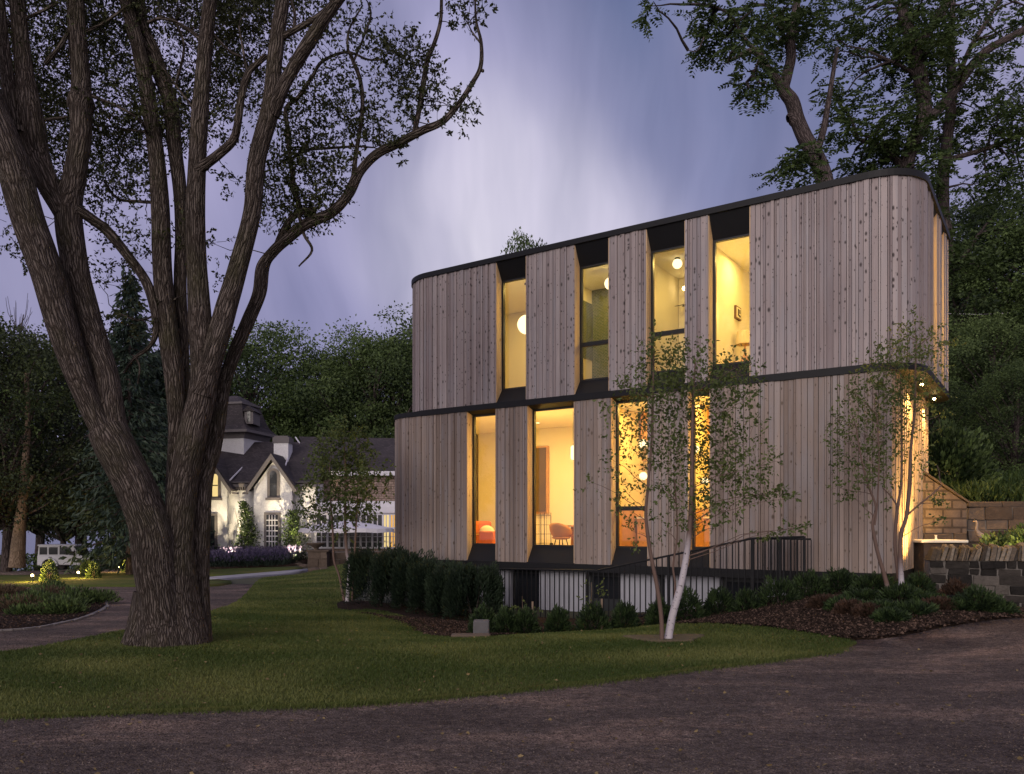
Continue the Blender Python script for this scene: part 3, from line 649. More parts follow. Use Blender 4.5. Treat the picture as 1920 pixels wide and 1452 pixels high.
# lower left: armchair
au=seen(918,1000,1.6)[0]; ac=empty('armchair',W(au,1.6,zf2),label='orange upholstered armchair in the lower left window',cat='armchair')
org=simple('orange_fabric',(.50,.13,.035),.9,.1,20,.3)
b=MB(); fbox(b,au-.42,au+.42,1.25,1.95,zf2+.15,zf2+.42); b.build('seat',org,ac,bevel=.05)
b=MB(); fbox(b,au-.42,au-.2,1.2,2.0,zf2+.16,zf2+.86); b.build('backrest',org,ac,bevel=.06)
for v in (1.16,1.95): b=MB(); fbox(b,au-.3,au+.42,v,v+.12,zf2+.17,zf2+.6); b.build('armrest',org,ac,bevel=.04)
for uu in (au-.36,au+.34):
    for v in (1.25,1.93): b=MB(); fbox(b,uu,uu+.05,v,v+.05,zf2,zf2+.15); b.build('leg',M['woodin'],ac)
cu=MB(); cu.ball(W(au+.02,1.45,zf2+.55),.2,14,10,(1,.4,1)); tag(cu.build('cushion',M['plaster'],None,True),'pale cushion resting on the orange armchair','cushion')
su_=seen(896,1000,1.3)[0]; st=empty('side_table',W(su_,1.3,zf2),label='small oak side table left of the orange armchair',cat='table')
b=MB(); disc(b,su_,1.3,zf2+.5,.2,.03); b.build('table_top',M['woodin'],st)
for q in range(3): b=MB(); b.tube([W(su_+.12*math.cos(q*2.1),1.3+.12*math.sin(q*2.1),zf2+.5),W(su_+.17*math.cos(q*2.1),1.3+.17*math.sin(q*2.1),zf2)],.014,6); b.build('leg',M['woodin'],st)
# dining table and chair in the second lower window
tu,_=seen(1070,990,1.5); dt=empty('dining_table',W(tu+.2,1.5,zf2),label='round oak dining table on one post in the second lower window',cat='table')
b=MB(); disc(b,tu+.2,1.6,zf2+.72,.65,.035); b.build('table_top',M['woodin'],dt); b=MB(); b.lathe(W(tu+.0,1.6,zf2),[(.22,0),(.05,.04),(.045,.72)],16); b.build('pedestal',M['woodin'],dt)
cu_,_=seen(1052,985,.95); ch=empty('dining_chair',W(cu_,.95,zf2),label='tan bucket chair with dark splayed legs in the second lower window',cat='chair')
tan=simple('tan_leather',(.42,.19,.06),.55,.1,10,.1); b=MB(); vs=[];fs=[]
for i_ in range(9):
    ph=i_/8; 
    for j in range(15):
        a=math.radians(-120+240*j/14)-math.pi/2; r_=.10+.16*math.sin(ph*math.pi/2)+.02*ph; z=zf2+.43+ .38*ph**1.6*(.55+.45*math.cos((j-7)/7*1.9)); vs.append(W(cu_+r_*math.cos(a),.95+r_*math.sin(a),z))
fs=[(i_*15+j,i_*15+j+1,(i_+1)*15+j+1,(i_+1)*15+j) for i_ in range(8) for j in range(14)]; b.add(vs,fs); so=b.build('backrest',tan,ch,True); m_=so.modifiers.new('s','SOLIDIFY'); m_.thickness=.02
b=MB(); b.lathe(W(cu_,.95,zf2+.42),[(.12,0),(.22,.03),(.21,.06)],18); b.build('seat',tan,ch,True)
for q in range(4):
    a=q*math.pi/2+.78; b=MB(); b.tube([W(cu_+.12*math.cos(a),.95+.12*math.sin(a),zf2+.44),W(cu_+.24*math.cos(a),.95+.24*math.sin(a),zf2)],.012,6); b.build('leg',M['frame'],ch)
# wire rack
ru,_=seen(1018,1000,1.1); rk=empty('wire_rack',W(ru,1.1,zf2),label='slim black wire rack at the left of the second lower window',cat='rack')
b=MB()
for k_ in range(2):
    v=1.0+.3*k_
    b.tube([W(ru-.2,v,zf2),W(ru-.2,v,zf2+1.05),W(ru+.1,v,zf2+1.05),W(ru+.1,v,zf2)],.009,6)
b.build('frame',M['frame'],rk); b=MB()
for zz in np.arange(.1,1.0,.22):
    b.tube([W(ru-.2,1.0,zf2+zz),W(ru+.1,1.0,zf2+zz)],.005,5); b.tube([W(ru-.2,1.3,zf2+zz),W(ru+.1,1.3,zf2+zz)],.005,5)
for q in range(4): b.tube([W(ru-.14+.07*q,1.15,zf2+.1),W(ru-.14+.07*q,1.15,zf2+1.0)],.004,5)
b.build('wire_shelf',M['frame'],rk)
bu,_=seen(1034,1010,.8); b=MB(); b.lathe(W(bu,.8,zf2),[(.09,0),(.1,.08),(.06,.16),(.03,.2),(.055,.26),(.04,.33),(.005,.35)],12); tag(b.build('floor_vase',M['frame'],None,True),'small dark vase on the floor before the bucket chair','vase')
# pendant by the oak column
pu,pz=seen(1078,850,1.1); pl=empty('pendant_lamp',W(pu,1.1,pz),label='long glowing pendant by the oak post in the second lower window',cat='lamp'); b=MB(); b.lathe(W(pu-.05,1.1,pz-.15),[(.04,0),(.055,.04),(.055,.3),(.02,.33)],14); b.build('shade',M['globe'],pl,True); b=MB(); b.tube([W(pu-.05,1.1,pz+.18),W(pu-.05,1.1,zc2-.002)],.004,6); b.build('cord',M['frame'],pl)
for px,py,rr,lb in ((1206,832,.10,'upper round pendant glowing behind the birch in the third lower window'),(1206,893,.09,'lower round pendant glowing in the third lower window'),(1304,842,.08,'upper round pendant in the narrow fourth lower window'),(1322,902,.07,'lower round pendant in the narrow fourth lower window')):
    pu,pz=seen(px,py,1.2); pl=empty('pendant_lamp',W(pu,1.2,pz),label=lb,cat='lamp',group='round pendants in the kitchen'); b=MB(); b.ball(W(pu,1.2,pz),rr,14,10); b.build('shade',M['globe'],pl,True); b=MB(); b.tube([W(pu,1.2,pz+rr),W(pu,1.2,zc2-.002)],.004,6); b.build('cord',M['frame'],pl)
for q,(px,py) in enumerate(((1008,793),(1058,803))):
    D_=(zc2-CZ)*F/(HY-py); X=(px-CX)*D_/F; d_=np.array([X,D_])-O3; uu,vv=d_@EU,d_@EV
    b=MB(); disc(b,uu,vv,zc2-.012,.05,.01,14); tag(b.build('downlight',M['globe']),['left small round light in the ceiling of the second lower window','right small round light in the ceiling of the second lower window'][q],'downlight')
# soffit lights under the right overhang
for q,(uu,vv) in enumerate(((2.72,1.56),(2.70,3.6))):
    dl=empty('soffit_light',W(uu,vv,ZB1-.01),label=['nearer small spotlight under the overhang at the right end','farther small spotlight under the overhang at the right end'][q],cat='spotlight')
    b=MB(); b.lathe(W(uu,vv,ZB1-.04),[(.045,0),(.05,.058)],16); b.build('housing',M['black'],dl); b=MB(); b.ball(W(uu,vv,ZB1-.055),.028,12,8); b.build('bulb',M['bulb'],dl,True)
for q,(uu,vv) in enumerate(((3.12,1.0),(3.1,2.7))):
    zq=h1(*W(uu,vv,0)[:2])+.05; dl=empty('wall_uplight',W(uu,vv,zq),label=['nearer ground uplight washing the right end wall','farther ground uplight washing the right end wall'][q],cat='spotlight'); b=MB(); b.lathe(W(uu,vv,zq),[(.06,0),(.07,.12),(.055,.12)],14); b.build('housing',M['frame'],dl); b=MB(); b.ball(W(uu,vv,zq+.12),.035,10,6); b.build('bulb',M['globe'],dl,True)
# basement under the house
for nm,a,b_,mat in [('basement_panel',-7.9,u_of(945)+.0,'basew'),('basement_door',u_of(945),u_of(998),'based'),('basement_panel',u_of(998),u_of(1090),'basew'),('basement_window',u_of(1090),u_of(1152),'based'),
    ('basement_panel',u_of(1152),u_of(1222),'basew'),('basement_window',u_of(1222),u_of(1236),'based'),('basement_panel',u_of(1236),u_of(1342),'basew'),('basement_window',u_of(1342),u_of(1425),'based'),('basement_panel',u_of(1425),u_of(1480),'basew'),('foundation',u_of(1480),2.2,'conc')]:
    mb=MB(); v=.28; dep=.14
    if mat=='basew':
        t=a
        while t<b_-.02:
            w_=min(.115,b_-t); fbox(mb,t+.004,t+w_-.004,v+random.choice([0,.004,.008]),v+dep,-1.2,ZB0-.172,random.random()); t+=w_
        mb.build(nm,M['basew'],house)
    elif nm=='foundation': fbox(mb,a,b_,.35,4.5,-1.2,ZB0-.172); mb.build(nm,M['conc'],house)
    else:
        fbox(mb,a,b_,v+.16,v+.3,-1.2,ZB0-.172); fr=mb.build(nm,M['based'],house); g=MB(); fbox(g,a+.06,b_-.06,v+.13,v+.15,-.5 if 'door' in nm else 0,ZB0-.28); g.build('pane',M['carglass'],fr)
mb=MB(); fbox(mb,-7.9,u_of(1480)-.01,.59,4.5,-1.2,ZB0-.172); mb.build('basement_core',M['conc'],house)
# railing before the basement stair
RV=-.75
def ur(px): 
    k=(px-CX)/F; return (k*(O3[1]+EV[1]*RV)-O3[0]-EV[0]*RV)/(EU[0]-k*EU[1])
def zr(px,py): u=ur(px); return CZ+(HY-py)/F*(O3[1]+EU[1]*u+EV[1]*RV)
top=[(892,1066),(1120,1070),(1410,1010),(1508,1007)]; tp=[(ur(a),zr(a,b)) for a,b in top]
rail=empty('stair_railing',W(tp[1][0],RV,-.4),label='thin black metal balustrade rising to the right before the basement wall',cat='railing')
b=MB(); b.tube([W(tp[0][0]-.03,RV,tp[0][1]-.35)]+[W(tp[0][0],RV,tp[0][1]-.06),W(tp[0][0]+.08,RV,tp[0][1])]+[W(u,RV,z) for u,z in tp[1:]],.02,8); b.build('handrail',M['black'],rail)
hs=[1.1,1.1,.98,.95]; b=MB(); b.tube([W(u,RV,z-h) for (u,z),h in zip(tp,hs)],.016,6); b.build('bottom_rail',M['black'],rail)
b=MB(); us=np.arange(tp[0][0]+.1,tp[-1][0],.115)
for u in us:
    z=np.interp(u,[t[0] for t in tp],[t[1] for t in tp]); h=np.interp(u,[t[0] for t in tp],hs); fbox(b,u-.010,u+.010,RV-.008,RV+.008,z-h,z)
o=b.build('baluster',M['black'],rail); o['kind']='stuff'
for px in (1100,1254,1412,1463,1508):
    u=ur(px); z=np.interp(u,[t[0] for t in tp],[t[1] for t in tp]); b=MB(); fbox(b,u-.02,u+.02,RV-.02,RV+.02,z-1.35,z+.01); b.build('post',M['black'],rail)
b=MB()
for u in np.arange(ur(1412),ur(1508),.058):
    fbox(b,u+.03,u+.045,RV+.42,RV+.43,tp[2][1]-1.0,tp[2][1]-.02)
b.tube([W(ur(1410),RV+.425,tp[2][1]-.01),W(ur(1509),RV+.425,tp[2][1]-.01)],.016,6); b.build('inner_rail',M['black'],rail)
M['blockk']=simple('kerb_sandstone',(.11,.08,.06),.9,.35,9,.5)
# low concrete edge of the light well
b=MB(); fbox(b,ur(880),ur(1330),RV-.12,RV+.06,-1.2,tp[1][1]-1.13); tag(b.build('light_well_wall',M['conc']),'low pale concrete edge under the black balustrade','wall')
p0=base(848,1203); b=MB(); b.box((p0[0]-.02,p0[1]-.05,p0[2]-.3),(p0[0]+.55,p0[1]+.15,p0[2]+.10)); tag(b.build('kerb_stone',M['blockk'],None,bevel=.02),'sandstone block edging the tip of the bed beside the dark hedge','stone block')
b=MB(); b.box((p0[0]+.28,p0[1]+.45,p0[2]-.3),(p0[0]+.52,p0[1]+.7,p0[2]+.24)); tag(b.build('concrete_block',simple('old_concrete',(.11,.105,.11),.9,.3,9,.5),None,bevel=.02),'pale square concrete block half behind the first low shrub','concrete block')
# ------------------------------------------------------------------ the great tree
def D_OF(pts): return pts[0][3]
def limb_px(B, pts, seg=12, rough=.0, per=5, off=0, dz=0):
    """pts rows: px, py, width px, distance"""
    S=spline(pts,per); P=np.stack([(S[:,0]-CX)*S[:,3]/F, S[:,3], CZ+(HY-S[:,1])*S[:,3]/F],-1); r=np.maximum(S[:,2],.7)*.5*S[:,3]/F
    if pts[0][2]>20 and D_OF(pts)<12:
        gx=np.gradient(S[:,0]); gy=np.gradient(S[:,1]); r=r*np.maximum(np.abs(gy)/np.maximum(np.hypot(gx,gy),1e-6),.8)
    B.limb(P,r,seg,rough,off=off); return P,r
tb=base(322,1206); tree=empty('shade_tree',tb,label='huge many stemmed shade tree with deeply furrowed bark on the left of the lawn',cat='tree')
B=Bark(); bz=tb[1]
big=[
 [(317,1225,112,10.55),(313,1200,104,10.55),(309,1165,92,10.55),(302,1120,84,10.5),(293,1060,85,10.45),(285,1000,82,10.4),(268,950,80,10.4),(248,900,82,10.35),(222,850,84,10.3),(200,805,80,10.3)],
 [(216,850,52,10.3),(185,790,52,10.3),(146,700,54,10.2),(113,600,60,10.1),(85,500,62,10.0),(50,400,64,9.9),(20,300,64,9.8),(-18,200,60,9.7),(-60,80,58,9.6),(-90,-60,50,9.5)],
 [(238,870,56,10.4),(212,790,52,10.4),(198,700,47,10.4),(166,600,50,10.4),(141,500,50,10.4),(128,400,50,10.4),(140,330,42,10.4),(152,250,38,10.4),(151,200,40,10.4),(152,150,34,10.5),(146,80,34,10.5),(142,0,33,10.5),(140,-80,30,10.6)],
 [(118,400,40,10.35),(92,350,46,10.3),(68,290,52,10.3),(55,220,52,10.2),(46,138,34,10.2),(38,60,31,10.2),(32,-10,29,10.2),(25,-80,26,10.2)],
 [(30,250,34,10.1),(12,130,24,10.1),(3,40,19,10.1),(-4,-60,17,10.1)],
 [(346,1220,104,10.65),(344,1190,92,10.65),(338,1140,80,10.65),(333,1050,64,10.6),(336,1000,54,10.6),(345,900,56,10.6),(365,800,56,10.6),(382,715,50,10.6),(375,600,44,10.5),(369,500,39,10.5),(366,400,37,10.4),(370,300,33,10.4),(376,200,31,10.3),(384,100,28,10.3),(394,0,25,10.2),(400,-70,22,10.2)],
 [(378,740,46,10.55),(404,650,44,10.5),(424,580,42,10.5),(447,500,38,10.4),(472,400,34,10.3),(482,300,34,10.2),(508,200,36,10.1),(513,130,30,10.1),(521,60,28,10.1),(530,0,26,10.1),(536,-70,22,10.1)],
 [(512,215,28,10.1),(530,165,28,10.0),(550,128,28,10.0),(578,82,30,9.9),(612,30,28,9.8),(650,-20,24,9.7),(690,-80,22,9.6)],
 [(333,1080,46,10.85),(329,1000,40,10.9),(328,900,34,10.9),(330,800,30,10.9),(326,700,36,10.9),(312,600,38,10.9),(304,500,36,10.9),(301,400,34,10.9),(294,300,31,10.9),(280,200,30,10.9),(262,100,28,10.9),(243,30,26,10.9),(228,-40,25,10.9)],
 [(345,760,26,11.1),(342,650,24,11.1),(338,540,24,11.1),(340,440,24,11.1),(336,350,26,11.1),(327,270,28,11.1),(320,200,30,11.1),(304,150,30,11.1),(285,95,30,11.1),(266,50,28,11.1),(256,-20,26,11.1),(250,-80,22,11.1)],
 [(370,1215,62,10.85),(372,1180,50,10.85),(372,1100,42,10.85),(374,1000,40,10.85),(382,900,36,10.85),(396,850,36,10.9),(408,790,32,10.9),(420,720,27,10.9),(440,660,27,10.9),(466,600,28,10.9),(486,550,27,10.9),(493,500,26,10.9),(514,470,25,10.9),(540,447,25,10.9),(575,420,26,10.9),(620,400,26,10.9),(651,368,24,10.9),(673,325,22,10.9),(705,290,22,10.9),(745,270,20,10.9),(790,246,19,10.9),(830,228,16,10.9),(860,195,13,10.9),(885,157,11,10.9),(901,125,9,10.9),(902,80,7,10.9),(893,40,5,10.9),(890,-10,4,10.9)],
]
for pts in big:
    if pts[-1][1]<=0:
        a_,b_=pts[-2],pts[-1]; k_=160/max(1,a_[1]-b_[1]); dx_=max(-90,min(90,(b_[0]-a_[0])*k_))
        pts += [(b_[0]+dx_,b_[1]-160,b_[2]*.6,b_[3]-.1),(b_[0]+dx_*1.7,b_[1]-300,max(1.5,b_[2]*.15),b_[3]-.3)]
for i,pts in enumerate(big): limb_px(B,[(a_,b_,c_*.95,d_) for a_,b_,c_,d_ in pts],30 if i not in (10,) else 22,.075 if i!=10 else .05,7,i*3.1)
# root flares
for a in np.radians([200,235,262,290,325,350,20]):
    p=np.array([tb[0]+.0,10.7,tb[2]]); d=np.array([math.cos(a),math.sin(a),0]); 
    P=[p+d*.10+np.array([0,0,.7]),p+d*.24+np.array([0,0,.26]),p+d*.36+np.array([0,0,.05]),p+d*.50+np.array([0,0,-.12])]
    B.limb(spline(P,4),np.interp(np.arange(13),[0,6,12],[.20,.13,.05]),12,.08,off=a)
med=[
 [(134,388,26,10.4),(150,396,25,10.4),(178,415,24,10.5),(205,437,24,10.6),(240,480,22,10.7),(272,525,20,10.8),(288,570,18,10.8),(293,618,13,10.8),(281,650,10,10.8),(252,672,8,10.8),(232,700,5,10.8)],
 [(255,672,6,10.8),(262,690,4,10.8),(258,720,3,10.8)],
 [(366,318,20,10.35),(378,314,20,10.35),(390,305,18,10.3),(412,288,17,10.3),(438,262,16,10.3),(447,225,14,10.2),(452,185,14,10.2),(464,140,12,10.2),(482,120,11,10.2),(500,104,10,10.2)],
 [(464,140,6,10.2),(455,90,4,10.2),(448,50,3,10.2)],
 [(524,72,14,10.1),(550,58,12,10.1),(590,35,10,10.1),(620,10,8,10.1)],
 [(550,60,7,10.1),(553,30,6,10.1),(546,0,5,10.1)],
 [(512,480,13,10.9),(528,440,14,10.9),(545,412,13,10.9),(565,397,15,10.9),(592,396,15,10.9)],
 [(545,410,9,10.9),(560,395,9,10.9),(550,340,9,10.9),(543,290,9,10.9),(541,250,9,10.9),(536,205,8,10.9),(560,182,8,10.9),(585,145,7,10.9),(605,115,6,10.9),(650,98,5,10.9),(690,112,4,10.9),(720,112,3,10.9)],
 [(662,350,12,10.9),(666,300,9,10.9),(674,250,8,10.9),(680,200,8,10.9),(675,150,8,10.9),(660,110,7,10.9),(652,90,5,10.9),(655,55,4,10.9),(680,10,3,10.9)],
 [(663,115,5,10.9),(680,75,4,10.9),(695,30,4,10.9),(690,5,3,10.9)],
 [(776,252,10,10.9),(785,210,10,10.9),(795,150,10,10.9),(801,115,9,10.9),(815,80,8,10.9),(826,40,7,10.9),(828,-5,6,10.9)],
 [(546,300,6,10.9),(570,283,5,10.9),(620,278,5,10.9),(668,275,4,10.9),(700,277,3,10.9)],
 [(560,400,8,10.9),(570,440,6,10.9),(585,470,5,10.9),(560,500,3,10.9)],
 [(560,390,5,10.9),(545,345,5,10.9),(555,310,4,10.9)],
 [(900,80,4,10.9),(885,60,3,10.9),(878,45,2,10.9)],
 [(85,120,9,10.3),(110,90,8,10.3),(128,60,6,10.4)],[(60,230,7,10.3),(90,225,6,10.3),(128,220,5,10.4)],
 [(170,180,6,10.5),(220,200,5,10.5),(262,225,5,10.6),(275,250,4,10.8)],[(160,60,6,10.5),(200,40,5,10.5),(240,10,4,10.5)],
 [(290,250,6,10.9),(250,245,4,10.9),(190,235,3,10.9)],[(300,380,7,10.9),(260,378,6,10.9),(220,372,5,10.9),(195,340,4,10.9)],
 [(330,160,5,11),(345,90,5,11),(330,40,4,11)],[(388,90,8,10.3),(360,60,7,10.3),(310,35,6,10.3),(278,42,6,10.6)],
 [(395,60,5,10.3),(430,95,4,10.3),(460,110,3,10.3)],[(376,220,4,10.3),(345,180,4,10.3),(300,120,3,10.3)],
 [(330,560,4,10.9),(270,600,4,10.9),(215,585,3,10.9)],[(-5,55,8,10.2),(60,30,6,10.2),(110,5,4,10.2)],
]
LP_=[]
for i,pts in enumerate(med): P,r=limb_px(B,pts,8,.05,5,40+i*2.3); LP_.append(P)
# burrs
for (x,y,w,D) in ((151,192,44,10.42),(905,133,6,10.9),):
    c=at(x,y,D); r=w*.5*D/F; B.limb([c+np.array([0,0,-r]),c+np.array([0,0,-r*.6]),c,c+np.array([0,0,r*.6]),c+np.array([0,0,r])],[r*.5,r*.95,r*1.08,r*.9,r*.5],16,.15,off=x)
cl=[]
def C(x,y,rx,ry,n,D=10.8,dr=.5,ll=.062): cl.append((x,y,rx,ry,n,D,dr,ll))
random.seed(11)
for x in range(-10,520,52):
    for y in range(-20,330,46):
        xx=x+random.uniform(-20,20); yy=y+random.uniform(-18,18); hole=mn.noise(Vector((xx/90,yy/80,2)))
        if yy>250 and xx>330: continue
        if xx>400 and yy>170: continue
        if hole>-.28: C(xx,yy,44,34,int(34+60*max(0,hole+.15)),random.uniform(10.6,12.6),.55)
for t in [(190,360,45,30,30),(240,345,40,28,26),(205,400,30,20,14),(275,420,28,40,22),(235,470,40,40,26),(185,530,30,30,16),(262,600,40,22,16),(205,610,30,24,16),(20,420,24,40,18),(15,470,24,20,9),
  (395,455,22,18,8),(392,530,20,25,8),(350,460,20,60,12),(425,335,18,16,5),(450,345,20,12,5),(400,250,30,40,22),(425,200,30,40,20),(410,130,35,40,30),(455,70,45,50,44),(470,20,40,40,40),
  (560,30,40,30,20),(500,200,20,30,8),(590,90,50,40,24),(600,150,40,35,18),(560,190,35,40,20),(640,120,40,40,20),(650,60,40,40,20),(680,30,35,30,14),(625,30,30,30,10),
  (550,240,35,40,34),(590,250,40,40,40),(620,200,45,35,40),(650,210,40,30,34),(570,300,45,40,56),(610,320,40,40,44),(560,350,38,35,50),(600,370,30,30,34),(540,400,40,28,40),(585,395,30,26,26),(520,300,25,40,22),(500,350,25,40,18),(520,380,25,30,18),
  (690,215,35,22,20),(700,255,40,20,26),(735,260,26,14,14),(745,290,12,8,4),(650,310,24,20,10),(640,345,16,14,6),
  (715,95,30,18,20),(745,110,40,26,40),(775,95,30,20,24),(740,150,30,26,24),(800,130,28,18,20),(815,140,18,14,9),(760,175,30,18,18),(820,185,26,20,20),(775,195,30,20,18),(770,225,20,14,9),
  (862,210,22,18,14),(876,195,14,14,8),(838,242,7,6,3),(862,20,24,18,12),(880,12,24,14,12),(850,45,12,8,4),(905,35,14,8,6),(915,8,12,6,4),(700,190,20,14,6)]: C(*t,10.9,.4)
for x in range(-60,640,75):
    for y in (-330,-270,-210,-150,-90): C(x+random.uniform(-30,30),y+random.uniform(-25,25),55,42,24,random.uniform(9.6,12),.8)
parts=[]; tw=MB()
allP=np.concatenate(LP_)
for (x,y,rx,ry,n,D,dr,ll) in cl:
    c=at(x,y,D); R=np.array([rx*D/F,dr,ry*D/F]); nt_=max(1,int(n/1.15)*2); s=sprays(c,R*1.2,nt_,9,ll*.98); parts.append(s)
    d=np.linalg.norm(allP-c,axis=1); k=d.argmin()
    if d[k]<1.6:
        w=wander(allP[k],c,6,.09); tw.tube(w,[.008,.007,.006,.005,.004,.003],4,cap=False)
    for a,b in list(zip(*s[4]))[::7]: tw.tube([c+(a-c)*.4,a,b],[.004,.003,.002],3,cap=False)
P,Dd,S,T=cat(parts); print('main leaves',len(P))
B.build('trunk',M['bark'],tree); tw.build('twig',M['bark2'],tree); leaf_obj('crown',P,Dd,S,M['leaf_main'],tree,T,.5)
# ------------------------------------------------------------------ walnut trees behind the house
def pinnate(C_,R,n,ll=.44,nl=5):
    n=int(n*2.6)
    """compound leaves: pairs of leaflets down a drooping stalk"""
    u=rand_unit(n)*(RNG.uniform(0,1,(n,1))**.4); a=C_+u*R; d=rand_unit(n)+u*.7; d[:,2]=d[:,2]*.4-.35; d/=np.linalg.norm(d,axis=1,keepdims=True)
    s=np.cross(d,[0,0,1.]); s/=np.maximum(np.linalg.norm(s,axis=1,keepdims=True),1e-6)
    L_=RNG.uniform(.7,1.2,n)*ll; P=[];D_=[];S_=[];T_=[]; tt=RNG.uniform(0,.7,n)
    for k in range(nl):
        t=.25+.75*k/(nl-1); p=a+d*(t*L_)[:,None]; p[:,2]-=.12*t*t*L_
        for sg in (-1,1):
            P.append(p); D_.append(s*sg*.9+d*.55); S_.append(L_*.42*(1-.45*abs(t-.5))); T_.append(np.clip(tt+RNG.uniform(-.1,.3,n),0,1))
    return np.concatenate(P),np.concatenate(D_),np.concatenate(S_),np.concatenate(T_)
def walnut(label,limbs,clusters,D0,group='walnut trees behind the house',root=None):
    r=at(limbs[0][0][0],limbs[0][0][1],limbs[0][0][3]) if root is None else root
    t=empty('walnut_tree',r,label=label,cat='tree',group=group); B=Bark(); pts=[]
    for i,l in enumerate(limbs): P,_=limb_px(B,l,14 if i<3 else 8,.08,5,i*5.3); pts.append(P)
    A=np.concatenate(pts); ps=[]
    for (x,y,rx,ry,n) in clusters:
        D=D0+random.uniform(-1.6,1.6); c=at(x,y,D); ps.append(pinnate(c,np.array([rx*D/F,1.0,ry*D/F]),n)); d=np.linalg.norm(A-c,axis=1); k=d.argmin()
        if d[k]<5: w=wander(A[k],c,6,.08,.05); B.limb(w,np.linspace(.05,.012,6),5)
    B.build('trunk',M['bark2'],t); P,Dd,S,T=cat(ps); leaf_obj('crown',P,Dd,S,M['leaf_walnut'],t,T,.46)
random.seed(5)
def blobs(x0,x1,y0,y1,step,rx,ry,n,hole=-.3,sc=70,seed=0,cut=None):
    o=[]
    for x in np.arange(x0,x1,step):
        for y in np.arange(y0,y1,step*.8):
            xx=x+random.uniform(-.4,.4)*step; yy=y+random.uniform(-.4,.4)*step
            if cut is not None and not cut(xx,yy): continue
            h=mn.noise(Vector((xx/sc,yy/sc,seed+.5)))
            if h>hole: o.append((xx,yy,rx,ry,int(n*(1+1.2*h))))
    return o
D1=24
walnut('forked walnut with a sawn stub leaning left above the roof',
 [[(1600,700,44,D1),(1560,420,34,D1),(1545,335,31,D1),(1528,290,29,D1),(1510,260,28,D1),(1495,225,27,D1),(1485,190,25,D1),(1470,168,22,D1),(1476,140,20,D1),(1483,110,18,D1),(1482,70,18,D1),(1490,30,15,D1),(1500,-40,12,D1)],
  [(1470,170,20,D1),(1455,148,17,D1),(1438,128,15,D1),(1425,105,13,D1),(1412,96,12,D1),(1395,100,9,D1),(1378,110,7,D1),(1360,117,6,D1)],
  [(1500,232,26,D1),(1484,222,22,D1),(1477,224,14,D1)],
  [(1532,285,14,D1),(1545,240,13,D1),(1552,200,11,D1),(1560,150,9,D1),(1570,90,7,D1)],[(1420,100,8,D1),(1395,70,6,D1),(1370,30,5,D1),(1340,12,4,D1)],[(1425,110,6,D1),(1412,140,5,D1),(1400,155,4,D1)],[(1320,70,3,D1),(1308,95,2,D1),(1290,95,1.5,D1)],[(1482,90,6,D1),(1462,50,5,D1),(1440,10,4,D1)]],
 [(1315,15,16,22,16),(1325,50,16,14,9),(1345,75,28,15,16),(1320,85,12,10,5),(1360,55,25,20,12),(1375,25,25,20,12),(1400,75,26,14,10),(1410,20,30,22,16),(1440,40,28,24,18),(1450,90,22,22,12),(1430,75,20,16,8),(1470,20,30,24,18),(1500,60,22,30,16),(1520,20,26,24,18),(1400,135,12,16,9),(1415,150,20,16,12),(1440,155,14,16,8),(1405,165,8,10,4),(1380,88,16,8,5),(1350,95,12,8,4),(1215,12,12,10,6),(1225,3,8,6,3),(1455,320,14,12,6),(1480,312,18,10,8),(1500,300,18,16,12),(1520,320,12,14,9),(1505,290,16,16,10),(1480,60,22,16,9)],D1)
D2=26
walnut('tall walnut with a thick double stem rising at the round corner of the roof',
 [[(1700,700,40,D2),(1690,420,34,D2),(1697,330,28,D2),(1704,290,26,D2),(1720,250,26,D2),(1733,215,27,D2),(1728,160,25,D2),(1716,100,24,D2),(1708,70,22,D2),(1694,30,18,D2),(1690,-30,15,D2)],
  [(1722,90,20,D2),(1735,65,19,D2),(1755,40,18,D2),(1775,5,17,D2),(1790,-40,14,D2)],
  [(1745,220,18,D2),(1770,195,19,D2),(1800,155,17,D2),(1825,120,16,D2),(1850,95,15,D2),(1885,75,13,D2),(1930,50,11,D2)],
  [(1690,310,14,D2),(1665,285,11,D2),(1640,270,9,D2),(1610,262,6,D2)],[(1725,150,8,D2),(1700,130,7,D2),(1670,115,5,D2)]],
 blobs(1560,1760,-10,330,42,34,26,10,-.3,60,3,lambda x,y: x>1540+.12*y)+blobs(1740,1850,0,140,42,30,22,8,-.2,60,6),D2)
D3=28
walnut('walnut farthest right with straight dark stem and long side branches',
 [[(1790,1000,30,D3),(1776,500,26,D3),(1768,400,22,D3),(1768,330,22,D3),(1776,260,20,D3),(1785,180,18,D3),(1782,90,14,D3),(1786,20,11,D3),(1790,-40,9,D3)],
  [(1776,300,10,D3),(1820,288,9,D3),(1860,275,8,D3),(1895,262,8,D3),(1940,240,7,D3)],[(1780,180,9,D3),(1820,90,9,D3),(1850,40,8,D3),(1880,-10,7,D3)],
  [(1770,520,10,D3),(1790,500,9,D3),(1815,470,8,D3),(1835,440,7,D3)]],
 blobs(1740,1960,140,520,44,34,26,11,-.18,75,9,lambda x,y:not(1860<x<1920 and 95<y<150))+blobs(1850,1960,0,100,40,26,20,9,-.1,60,4),D3)

